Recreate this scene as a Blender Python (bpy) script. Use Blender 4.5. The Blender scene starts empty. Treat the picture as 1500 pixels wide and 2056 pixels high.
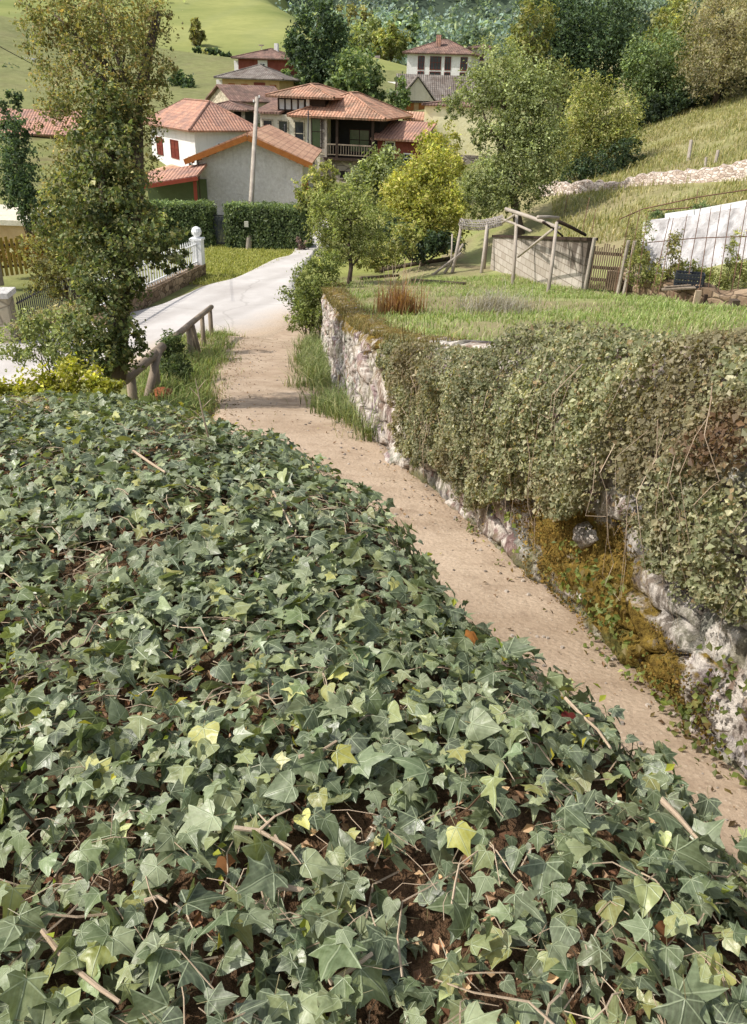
import bpy, bmesh, math, random
import numpy as np
from mathutils import Vector, Matrix

rng = np.random.default_rng(11)
random.seed(5)
scene = bpy.context.scene
COL = scene.collection

# ------------------------------------------------------------------ camera
PITCH, ROLL, FPX = math.radians(28.5), math.radians(2.0), 1583.0
Fv = np.array([0, math.cos(PITCH), -math.sin(PITCH)])
Uv = np.array([0, math.sin(PITCH), math.cos(PITCH)])
Rv = np.array([1.0, 0, 0])
U2 = Uv * math.cos(ROLL) - Rv * math.sin(ROLL)
R2 = Rv * math.cos(ROLL) + Uv * math.sin(ROLL)
CAM = np.array([0, 0, 7.0])
cd = bpy.data.cameras.new('camera')
co = bpy.data.objects.new('camera', cd)
COL.objects.link(co)
m = Matrix.Identity(4)
for i in range(3):
    m[i][0], m[i][1], m[i][2], m[i][3] = R2[i], U2[i], -Fv[i], CAM[i]
co.matrix_world = m
cd.sensor_fit = 'VERTICAL'
cd.sensor_height = 24
cd.lens = FPX / 2056 * 24
cd.clip_start = 0.05
cd.clip_end = 3000
scene.camera = co


def ray(px, py):
    return Fv + (px - 750) / FPX * R2 - (py - 1028) / FPX * U2


def at(px, py, d):
    """world point seen at photo position (px, py) at depth d"""
    return CAM + d * ray(px, py)


def on(px, py, fun, t0=0.8, t1=90):
    r = ray(px, py)
    t = t0
    while t < t1:
        q = CAM + t * r
        if q[2] <= fun(q[0], q[1]):
            lo, hi = t / 1.02 - .02, t
            for _ in range(25):
                mid = (lo + hi) / 2
                q = CAM + mid * r
                if q[2] <= fun(q[0], q[1]):
                    hi = mid
                else:
                    lo = mid
            return CAM + hi * r
        t = t * 1.01 + .01
    return CAM + t1 * r


def lin(h):
    """hex sRGB -> linear"""
    h = h.lstrip('#')
    c = [int(h[i:i + 2], 16) / 255 for i in (0, 2, 4)]
    return np.array([x / 12.92 if x <= .04045 else ((x + .055) / 1.055) ** 2.4 for x in c])


# ------------------------------------------------------------------ noise
def _hash(ix, iy, seed):
    h = (ix.astype(np.int64) * 374761393 + iy.astype(np.int64) * 668265263 + seed * 974634777) & 0xffffffff
    h = ((h ^ (h >> 13)) * 1274126177) & 0xffffffff
    return ((h ^ (h >> 16)) & 0xffff) / 65535.0


def vnoise(x, y, s=1.0, seed=0):
    x = np.asarray(x, float) / s
    y = np.asarray(y, float) / s
    ix, iy = np.floor(x), np.floor(y)
    fx, fy = x - ix, y - iy
    fx, fy = fx * fx * (3 - 2 * fx), fy * fy * (3 - 2 * fy)
    a, b = _hash(ix, iy, seed), _hash(ix + 1, iy, seed)
    c, d = _hash(ix, iy + 1, seed), _hash(ix + 1, iy + 1, seed)
    return (a * (1 - fx) + b * fx) * (1 - fy) + (c * (1 - fx) + d * fx) * fy


def fbm(x, y, s, seed=0, o=4):
    v, a, t = 0, 1.0, 0
    for k in range(o):
        v = v + a * vnoise(x, y, s / 2 ** k, seed + k * 17)
        t += a
        a *= .5
    return v / t


def sstep(a, b, x):
    t = np.clip((x - a) / (b - a), 0, 1)
    return t * t * (3 - 2 * t)


# ------------------------------------------------------------------ object helpers
def tag(o, label=None, cat=None, group=None, kind=None):
    if label: o['label'] = label
    if cat: o['category'] = cat
    if group: o['group'] = group
    if kind: o['kind'] = kind
    return o


def thing(name, label, cat, loc=(0, 0, 0), rz=0, group=None):
    o = bpy.data.objects.new(name, None)
    o.empty_display_size = .2
    COL.objects.link(o)
    o.location = tuple(float(v) for v in loc)
    o.rotation_euler = (0, 0, rz)
    return tag(o, label, cat, group)


def link(name, me, mat, parent=None):
    o = bpy.data.objects.new(name, me)
    COL.objects.link(o)
    if mat is not None:
        me.materials.append(mat)
    if parent is not None:
        o.parent = parent
    return o


def npmesh(name, V, Fc, cols=None, uv=None, smooth=True):
    """V (n,3); Fc list of (m,k) int arrays; cols per vertex rgb; uv per vertex"""
    V = np.asarray(V, np.float32)
    if not isinstance(Fc, list): Fc = [Fc]
    Fc = [np.asarray(f, np.int32) for f in Fc if len(f)]
    me = bpy.data.meshes.new(name)
    me.vertices.add(len(V))
    me.vertices.foreach_set('co', V.ravel())
    nl = sum(f.size for f in Fc)
    me.loops.add(nl)
    li = np.concatenate([f.ravel() for f in Fc])
    me.loops.foreach_set('vertex_index', li)
    tot = np.concatenate([np.full(len(f), f.shape[1], np.int32) for f in Fc])
    st = np.concatenate([[0], np.cumsum(tot)[:-1]]).astype(np.int32)
    me.polygons.add(len(tot))
    me.polygons.foreach_set('loop_start', st)
    me.polygons.foreach_set('loop_total', tot)
    me.polygons.foreach_set('use_smooth', np.full(len(tot), smooth))
    if cols is not None:
        a = me.color_attributes.new('Col', 'FLOAT_COLOR', 'POINT')
        c = np.ones((len(V), 4), np.float32)
        c[:, :3] = cols
        a.data.foreach_set('color', c.ravel())
    if uv is not None:
        u = me.uv_layers.new(name='UVMap')
        u.data.foreach_set('uv', np.asarray(uv, np.float32)[li].ravel())
    me.update()
    me.validate()
    return me


class MB:
    """collects boxes, tubes, panels; build() links them as one mesh object"""

    def __init__(s):
        s.v, s.f, s.uv = [], [], []

    def poly(s, pts, uv=None):
        n = len(s.v)
        s.v += [tuple(map(float, p)) for p in pts]
        s.f.append(list(range(n, n + len(pts))))
        s.uv.append(uv if uv else [(p[0], p[2]) for p in pts])

    def hexa(s, P):
        """8 corners: bottom 0-3 (ccw from above), top 4-7"""
        for q in ((3, 2, 1, 0), (4, 5, 6, 7), (0, 1, 5, 4), (1, 2, 6, 5), (2, 3, 7, 6), (3, 0, 4, 7)):
            s.poly([P[i] for i in q])

    def box(s, x0, x1, y0, y1, z0, z1):
        s.hexa([(x0, y0, z0), (x1, y0, z0), (x1, y1, z0), (x0, y1, z0), (x0, y0, z1), (x1, y0, z1), (x1, y1, z1), (x0, y1, z1)])

    def tube(s, pts, rad, n=6, cap=True, jitter=0):
        pts = [np.array(p, float) for p in pts]
        if not hasattr(rad, '__len__'): rad = [rad] * len(pts)
        rings = []
        ref = None
        for i, p in enumerate(pts):
            a = pts[max(0, i - 1)]
            b = pts[min(len(pts) - 1, i + 1)]
            t = b - a
            t = t / (np.linalg.norm(t) + 1e-9)
            if ref is None:
                ref = np.array([1., 0, 0]) if abs(t[0]) < .8 else np.array([0, 1., 0])
            u = np.cross(t, ref)
            u /= np.linalg.norm(u) + 1e-9
            w = np.cross(t, u)
            ref = np.cross(u, t)
            base = len(s.v)
            for k in range(n):
                an = 2 * math.pi * k / n
                rr = rad[i] * (1 + jitter * random.uniform(-1, 1))
                s.v.append(tuple(p + (u * math.cos(an) + w * math.sin(an)) * rr))
            rings.append(base)
        L = 0
        for i in range(len(rings) - 1):
            L2 = L + np.linalg.norm(pts[i + 1] - pts[i])
            for k in range(n):
                a, b = rings[i], rings[i + 1]
                s.f.append([a + k, b + k, b + (k + 1) % n, a + (k + 1) % n])
                s.uv.append([(k / n, L), (k / n, L2), ((k + 1) / n, L2), ((k + 1) / n, L)])
            L = L2
        if cap:
            s.f.append([rings[0] + k for k in range(n)])
            s.uv.append([(0, 0)] * n)
            s.f.append([rings[-1] + k for k in reversed(range(n))])
            s.uv.append([(0, 0)] * n)

    def bar(s, a, b, w, h=None):
        """rectangular bar between a and b"""
        h = h or w
        a, b = np.array(a, float), np.array(b, float)
        t = b - a
        t /= np.linalg.norm(t)
        up = np.array([0, 0, 1.]) if abs(t[2]) < .9 else np.array([0, 1., 0])
        u = np.cross(t, up)
        u /= np.linalg.norm(u)
        v = np.cross(u, t)
        P = []
        for e in (a, b):
            for su, sv in ((-1, -1), (1, -1), (1, 1), (-1, 1)):
                P.append(e + u * su * w / 2 + v * sv * h / 2)
        s.hexa(P)

    def lathe(s, prof, c=(0, 0, 0), n=12):
        s.tube([(c[0], c[1], c[2] + z) for r, z in prof], [r for r, z in prof], n)

    def build(s, name, mat, parent=None, smooth=False, loc=None):
        me = bpy.data.meshes.new(name)
        me.from_pydata(s.v, [], s.f)
        u = me.uv_layers.new(name='UVMap')
        flat = [c for f in s.uv for p in f for c in p]
        u.data.foreach_set('uv', flat)
        if smooth:
            me.polygons.foreach_set('use_smooth', [True] * len(me.polygons))
        me.update()
        bm = bmesh.new()
        bm.from_mesh(me)
        bmesh.ops.recalc_face_normals(bm, faces=bm.faces)
        bm.to_mesh(me)
        bm.free()
        return link(name, me, mat, parent)


# ------------------------------------------------------------------ materials
class NT:
    def __init__(s, name):
        s.m = bpy.data.materials.new(name)
        s.m.use_nodes = True
        s.t = s.m.node_tree
        s.t.nodes.clear()
        s.out = s.t.nodes.new('ShaderNodeOutputMaterial')

    def n(s, kind, ins=None, **props):
        nd = s.t.nodes.new(kind)
        for k, v in props.items(): setattr(nd, k, v)
        for k, v in (ins or {}).items():
            sk = nd.inputs[k]
            if hasattr(v, 'is_output'):
                s.t.links.new(v, sk)
            else:
                if isinstance(v, np.ndarray): v = tuple(float(x) for x in v)
                if isinstance(v, tuple) and len(v) == 3 and sk.type == 'RGBA': v = v + (1,)
                sk.default_value = v
        return nd

    def math(s, op, a, b=0.0, c=0.0, clamp=False):
        nd = s.n('ShaderNodeMath', {0: a, 1: b, 2: c}, operation=op)
        nd.use_clamp = clamp
        return nd.outputs[0]

    def mix(s, f, a, b, blend='MIX'):
        nd = s.n('ShaderNodeMix', data_type='RGBA', blend_type=blend)
        for i, v in ((0, f), (6, a), (7, b)):
            sk = nd.inputs[i]
            if hasattr(v, 'is_output'):
                s.t.links.new(v, sk)
            else:
                if isinstance(v, np.ndarray): v = tuple(float(x) for x in v)
                if isinstance(v, tuple) and len(v) == 3: v = v + (1,)
                sk.default_value = v
        return nd.outputs[2]

    def noise(s, vec, scale, detail=4, rough=.6, out=0):
        return s.n('ShaderNodeTexNoise', {'Vector': vec, 'Scale': scale, 'Detail': detail, 'Roughness': rough}).outputs[out]

    def ramp(s, f, lo, hi):
        return s.n('ShaderNodeMapRange', {0: f, 1: lo, 2: hi}).outputs[0]

    def bump(s, h, strength=.5, dist=.02):
        return s.n('ShaderNodeBump', {'Height': h, 'Strength': strength, 'Distance': dist}).outputs[0]

    def geo(s): return s.n('ShaderNodeNewGeometry').outputs['Position']

    def obj(s): return s.n('ShaderNodeTexCoord').outputs['Object']

    def uv(s): return s.n('ShaderNodeTexCoord').outputs['UV']

    def col(s): return s.n('ShaderNodeVertexColor', layer_name='Col').outputs['Color']

    def done(s, color, rough=.8, normal=None, spec=.3, metal=0.0):
        b = s.n('ShaderNodeBsdfPrincipled', {'Base Color': color, 'Roughness': rough, 'Specular IOR Level': spec, 'Metallic': metal})
        if normal is not None: s.t.links.new(normal, b.inputs['Normal'])
        s.t.links.new(b.outputs[0], s.out.inputs[0])
        return s.m


def m_noise(name, c1, c2, scale=6, rough=.85, bump=.3, dist=.02, fine=40, spec=.25, metal=0.0, space='obj'):
    t = NT(name)
    p = t.obj() if space == 'obj' else t.geo()
    a = t.noise(p, scale, 5)
    b = t.noise(p, fine, 3)
    f = t.ramp(t.math('ADD', t.math('MULTIPLY', a, .65), t.math('MULTIPLY', b, .35)), .32, .68)
    return t.done(t.mix(f, c1, c2), rough, t.bump(b, bump, dist), spec, metal)


def m_leaf(name, rough=.45, trans=.3, spec=.35):
    t = NT(name)
    c = t.col()
    p = t.n('ShaderNodeBsdfPrincipled', {'Base Color': c, 'Roughness': rough, 'Specular IOR Level': spec})
    tc = t.mix(1.0, c, (1.25, 1.2, .55), 'MULTIPLY')
    tr = t.n('ShaderNodeBsdfTranslucent', {'Color': tc})
    mx = t.n('ShaderNodeMixShader', {0: trans, 1: p.outputs[0], 2: tr.outputs[0]})
    t.t.links.new(mx.outputs[0], t.out.inputs[0])
    return t.m


def m_ivy():
    t = NT('ivy_leaf_veined')
    c = t.col()
    uv = t.n('ShaderNodeSeparateXYZ', {0: t.uv()})
    u, v = uv.outputs[0], uv.outputs[1]
    r = t.math('SQRT', t.math('ADD', t.math('MULTIPLY', u, u), t.math('MULTIPLY', v, v)))
    an = t.math('ABSOLUTE', t.math('ARCTAN2', u, v))
    d = None
    for a0 in (0.0, .95, 1.72):
        k = t.math('MULTIPLY', t.math('ABSOLUTE', t.math('SUBTRACT', an, a0)), r)
        d = k if d is None else t.math('MINIMUM', d, k)
    # side veins: fine chevrons along the main veins
    w = t.n('ShaderNodeTexWave', {'Vector': t.uv(), 'Scale': 2.4, 'Distortion': 3.0, 'Detail': 2.0})
    vein = t.math('SUBTRACT', 1.0, t.ramp(d, .006, .026))
    nz = t.noise(t.geo(), 60, 4)
    nz2 = t.noise(t.geo(), 14, 3)
    base = t.mix(t.ramp(nz, .3, .7), t.mix(.22, c, (0, 0, 0)), t.mix(.12, c, (.75, .8, .55)))
    base = t.mix(t.math('MULTIPLY', t.ramp(w.outputs[1], .55, .95), .13), base, (.35, .45, .25))
    side = t.math('MULTIPLY', vein, .62)
    col = t.mix(side, base, (.42, .48, .30))
    h = t.math('ADD', t.math('MULTIPLY', nz, .5), t.math('MULTIPLY', vein, -.6))
    rg = t.ramp(nz2, .25, .75)
    p = t.n('ShaderNodeBsdfPrincipled', {'Base Color': col, 'Roughness': t.math('ADD', .3, t.math('MULTIPLY', rg, .25)), 'Specular IOR Level': .62,
                                         'Normal': t.bump(h, .45, .006)})
    tr = t.n('ShaderNodeBsdfTranslucent', {'Color': t.mix(1.0, col, (1.3, 1.35, .5), 'MULTIPLY')})
    mx = t.n('ShaderNodeMixShader', {0: .2, 1: p.outputs[0], 2: tr.outputs[0]})
    t.t.links.new(mx.outputs[0], t.out.inputs[0])
    return t.m


def m_ground():
    """earth and grass sheet: colour attribute broken up by noise"""
    t = NT('earth_and_grass')
    c = t.col()
    g = t.geo()
    a = t.noise(g, 1.1, 6, .65)
    b = t.noise(g, 9, 5, .7)
    k = t.noise(g, .07, 4)
    c2 = t.mix(t.ramp(a, .3, .7), t.mix(.35, c, (.05, .04, .02)), t.mix(.12, c, (.55, .5, .3)))
    c3 = t.mix(t.math('MULTIPLY', t.ramp(b, .45, .75), .3), c2, (.16, .12, .07))
    c4 = t.mix(t.math('MULTIPLY', t.ramp(k, .4, .65), .25), c3, (.30, .30, .12))
    return t.done(c4, .95, t.bump(t.math('ADD', b, a), .6, .05), .15)


def m_hill():
    t = NT('meadow_hill')
    g = t.geo()
    a = t.noise(g, .035, 5, .55)
    b = t.noise(g, .5, 5, .7)
    st = t.n('ShaderNodeTexWave', {'Vector': g, 'Scale': .02, 'Distortion': 6.0, 'Detail': 3.0}).outputs[1]
    c = t.mix(t.ramp(a, .35, .65), lin('8e9a58') * .62, lin('b9bb74') * .64)
    c = t.mix(t.math('MULTIPLY', t.ramp(b, .4, .8), .35), c, lin('7d8a4c') * .6)
    c = t.mix(t.math('MULTIPLY', t.ramp(st, .7, 1.0), .2), c, (.24, .26, .12))
    return t.done(c, .95, None, .1)


def m_forest_floor():
    return m_noise('forest_floor', lin('4c5a4c') * .5, lin('6a7a62') * .6, .03, .95, .2, .2, .2, .1, space='geo')


def m_path():
    t = NT('sandy_path')
    g = t.geo()
    a = t.noise(g, .9, 6, .65)
    b = t.noise(g, 34, 6, .75)
    s = t.n('ShaderNodeMapping', {'Vector': g, 'Scale': (.55, 3.2, 1)}).outputs[0]
    k = t.noise(s, 1.6, 5, .7)
    c = t.mix(t.ramp(a, .3, .7), lin('b39c84') * .8, lin('d0bba4') * .84)
    c = t.mix(t.math('MULTIPLY', t.ramp(k, .5, .75), .45), c, lin('a58a70') * .62)
    c = t.mix(t.math('MULTIPLY', t.ramp(b, .5, .75), .5), c, lin('94806c') * .65)
    c = t.mix(t.math('MULTIPLY', t.ramp(t.noise(g, 3.2, 5, .65), .5, .68), .4), c, lin('8f7660') * .68)
    vor = t.n('ShaderNodeTexVoronoi', {'Vector': g, 'Scale': 26.0})
    c = t.mix(t.math('MULTIPLY', t.ramp(vor.outputs[0], .22, .05), .5), c, lin('e9dcc6') * .8)
    h = t.math('ADD', t.math('MULTIPLY', b, .5), t.math('ADD', t.math('MULTIPLY', vor.outputs[0], -.4), k))
    return t.done(c, .95, t.bump(h, .55, .025), .15)


def m_road():
    t = NT('pale_concrete_road')
    g = t.geo()
    a = t.noise(g, .5, 6, .65)
    b = t.noise(g, 22, 5, .75)
    cr = t.n('ShaderNodeTexVoronoi', {'Vector': t.n('ShaderNodeVectorMath', {0: g, 1: t.noise(g, .6, 3, .6, 1)}, operation='ADD').outputs[0], 'Scale': .22}, feature='DISTANCE_TO_EDGE').outputs[0]
    c = t.mix(t.ramp(a, .3, .72), lin('cdc6c0') * .74, lin('e6e1dc') * .78)
    c = t.mix(t.math('MULTIPLY', t.ramp(b, .5, .8), .25), c, lin('a79e94') * .7)
    c = t.mix(t.math('MULTIPLY', t.ramp(cr, .012, .003), .22), c, lin('8d857c') * .6)
    tr = t.n('ShaderNodeTexWave', {'Vector': t.n('ShaderNodeMapping', {'Vector': g, 'Rotation': (0, 0, .35)}).outputs[0], 'Scale': .16, 'Distortion': 2.5, 'Detail': 4.0}).outputs[1]
    c = t.mix(t.math('MULTIPLY', t.ramp(tr, .55, 1.0), .22), c, lin('9a9088') * .7)
    sx = t.n('ShaderNodeSeparateXYZ', {0: g})
    q = t.math('ADD', t.math('MULTIPLY', t.math('ADD', sx.outputs[0], 4.2), .857), t.math('MULTIPLY', t.math('SUBTRACT', sx.outputs[1], 21.9), -.514))
    q = t.math('ADD', q, t.math('MULTIPLY', t.math('SUBTRACT', a, .5), 2.6))
    c = t.mix(t.math('MULTIPLY', t.ramp(q, -1.5, .5), .95), c, t.mix(t.ramp(b, .4, .7), lin('d0baa0') * .85, lin('a89078') * .75))
    return t.done(c, .9, t.bump(b, .3, .015), .2)


def m_stonewall():
    """old rubble wall: stones, pale lichen, ochre moss running down from the cap"""
    t = NT('lichened_rubble_stone')
    g = t.geo()
    warp = t.n('ShaderNodeVectorMath', {0: g, 1: t.n('ShaderNodeVectorMath', {0: t.noise(g, 3, 3, .6, 1), 'Scale': .35}, operation='SCALE').outputs[0]}, operation='ADD').outputs[0]
    sc = t.n('ShaderNodeMapping', {'Vector': warp, 'Scale': (3.0, 3.0, 4.6)}).outputs[0]
    v = t.n('ShaderNodeTexVoronoi', {'Vector': sc, 'Scale': 1.0}, feature='DISTANCE_TO_EDGE').outputs[0]
    vc = t.n('ShaderNodeTexVoronoi', {'Vector': sc, 'Scale': 1.0}).outputs[1]
    streak = t.noise(t.n('ShaderNodeMapping', {'Vector': g, 'Scale': (4.5, 4.5, 1.0)}).outputs[0], 2.2, 6, .7)
    a = t.noise(g, 2.6, 6, .7)
    b = t.noise(g, 18, 5, .75)
    c = t.mix(t.ramp(a, .3, .7), lin('6d6258') * .8, lin('b3a596') * .8)
    c = t.mix(.22, c, vc, 'SOFT_LIGHT')
    c = t.mix(t.math('MULTIPLY', t.ramp(streak, .45, .58), .85), c, lin('e6ddd2') * .9)
    c = t.mix(t.math('MULTIPLY', t.ramp(b, .52, .66), .5), c, lin('4a4038') * .6)
    c = t.mix(t.math('MULTIPLY', t.ramp(v, .05, .01), .12), c, lin('5a4c40') * .6)
    col = t.col()
    sepb = t.n('ShaderNodeSeparateColor', {0: col})
    c = t.mix(t.math('MULTIPLY', sepb.outputs[2], .85), c, lin('3a3028') * .5)
    sep = t.n('ShaderNodeSeparateColor', {0: col})
    mo = t.noise(g, 5, 5, .7)
    mf = t.ramp(t.math('ADD', sep.outputs[0], t.math('MULTIPLY', t.math('SUBTRACT', mo, .5), 1.5)), .42, .62)
    moss = t.mix(t.ramp(b, .35, .65), lin('5c4a22') * .75, lin('98803c') * .85)
    c = t.mix(mf, c, moss)
    gf = t.ramp(t.math('ADD', sep.outputs[1], t.math('MULTIPLY', t.math('SUBTRACT', a, .5), 1.3)), .42, .62)
    c = t.mix(t.math('MULTIPLY', gf, .85), c, t.mix(t.ramp(b, .35, .65), lin('4d5226') * .6, lin('868550') * .6))
    h = t.math('ADD', t.math('MULTIPLY', t.ramp(v, 0, .12), .1), t.math('ADD', t.math('MULTIPLY', b, .8), t.math('MULTIPLY', streak, .7)))
    return t.done(c, .95, t.bump(h, .8, .05), .15)


def m_tiles(name, c1, c2, c3, pitch=.24):
    """clay roof tiles: rows and barrel ribs from the UV map in metres"""
    t = NT(name)
    uv = t.n('ShaderNodeSeparateXYZ', {0: t.uv()})
    u = t.math('DIVIDE', uv.outputs[0], pitch)
    v = t.math('DIVIDE', uv.outputs[1], pitch * 1.5)
    iu, iv = t.math('FLOOR', u), t.math('FLOOR', v)
    wn = t.n('ShaderNodeTexWhiteNoise', {'Vector': t.n('ShaderNodeCombineXYZ', {0: iu, 1: iv, 2: 0.0}).outputs[0]}, noise_dimensions='3D').outputs[0]
    fu = t.math('FRACT', u)
    fv = t.math('FRACT', v)
    rib = t.math('SINE', t.math('MULTIPLY', fu, math.pi))
    a = t.noise(t.geo(), .9, 5, .65)
    b = t.noise(t.geo(), 9, 4, .7)
    c = t.mix(wn, c1, c2)
    c = t.mix(t.math('MULTIPLY', t.ramp(a, .42, .62), .8), c, c3)
    c = t.mix(t.math('MULTIPLY', t.ramp(b, .5, .72), .5), c, lin('4c3a30') * .6)
    dark = t.math('MULTIPLY', t.math('MAXIMUM', t.ramp(rib, .45, .0), t.ramp(fv, .2, .0)), .5)
    c = t.mix(dark, c, (.05, .03, .02))
    h = t.math('ADD', rib, t.math('MULTIPLY', fv, -.6))
    return t.done(c, .85, t.bump(h, .8, .06), .2)


def m_plaster(name, c1, c2, stain=.25, scale=1.2, thr=.5, rough_=.04):
    t = NT(name)
    g = t.geo()
    a = t.noise(g, scale, 6, .65)
    b = t.noise(g, 14, 5, .75)
    s = t.noise(t.n('ShaderNodeMapping', {'Vector': g, 'Scale': (2.5, 2.5, .35)}).outputs[0], 1.5, 5, .65)
    c = t.mix(t.ramp(a, .3, .7), c1, c2)
    c = t.mix(t.math('MULTIPLY', t.ramp(s, thr, thr + .24), stain), c, c1 * .45)
    c = t.mix(t.math('MULTIPLY', t.ramp(b, .55, .8), stain * .8), c, c1 * .55)
    b = t.math('ADD', b, t.math('MULTIPLY', t.noise(g, 5, 4, .6), .8))
    return t.done(c, .92, t.bump(b, .7, rough_), .15)


def m_masonry(name, c1, c2, mort, sc=(1.6, 1.6, 2.6)):
    t = NT(name)
    g = t.geo()
    s = t.n('ShaderNodeMapping', {'Vector': g, 'Scale': sc}).outputs[0]
    v = t.n('ShaderNodeTexVoronoi', {'Vector': s, 'Scale': 1.0}, feature='DISTANCE_TO_EDGE').outputs[0]
    vc = t.n('ShaderNodeTexVoronoi', {'Vector': s, 'Scale': 1.0}).outputs[1]
    k = t.n('ShaderNodeSeparateColor', {0: vc}).outputs[0]
    b = t.noise(g, 10, 4, .7)
    c = t.mix(k, c1, c2)
    c = t.mix(t.math('MULTIPLY', t.ramp(b, .5, .75), .4), c, c1 * .5)
    c = t.mix(t.math('MULTIPLY', t.ramp(v, .07, .02), .7), c, mort)
    return t.done(c, .93, t.bump(t.math('ADD', t.ramp(v, 0, .15), b), .6, .04), .15)


def m_blocks():
    """concrete block wall with dark damp stain on top and joints"""
    t = NT('stained_concrete_block')
    uv = t.uv()
    br = t.n('ShaderNodeTexBrick', {'Vector': uv, 'Color1': tuple(lin('cfc6ba') * .8), 'Color2': tuple(lin('b5aa9c') * .8), 'Mortar': tuple(lin('9a8e80') * .75),
                                    'Scale': 1.0, 'Mortar Size': .012, 'Brick Width': .4, 'Row Height': .2})
    g = t.geo()
    s = t.noise(t.n('ShaderNodeMapping', {'Vector': g, 'Scale': (2.5, 2.5, .5)}).outputs[0], 1.8, 5, .7)
    vv = t.n('ShaderNodeSeparateXYZ', {0: uv}).outputs[1]
    st = t.ramp(t.math('ADD', t.math('MULTIPLY', vv, .42), t.math('MULTIPLY', s, 1.2)), .70, .98)
    b = t.noise(g, 16, 5, .75)
    c = t.mix(t.math('MULTIPLY', st, .85), br.outputs[0], lin('54483e') * .6)
    c = t.mix(t.math('MULTIPLY', t.ramp(b, .5, .75), .35), c, lin('8d8276') * .7)
    return t.done(c, .95, t.bump(b, .5, .02), .15)


def m_wood(name, c1, c2, scale=3):
    t = NT(name)
    p = t.obj()
    a = t.noise(p, scale, 6, .7)
    g = t.noise(t.n('ShaderNodeMapping', {'Vector': t.uv(), 'Scale': (9, 1.2, 1)}).outputs[0], 4, 5, .7)
    c = t.mix(t.ramp(t.math('ADD', t.math('MULTIPLY', a, .5), t.math('MULTIPLY', g, .5)), .35, .65), c1, c2)
    return t.done(c, .85, t.bump(g, .5, .01), .2)


def m_flat(name, c, rough=.6, spec=.3, metal=0.0):
    return m_noise(name, np.asarray(c) * .82, np.asarray(c) * 1.12, 4, rough, .1, .01, 30, spec, metal)


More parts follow.
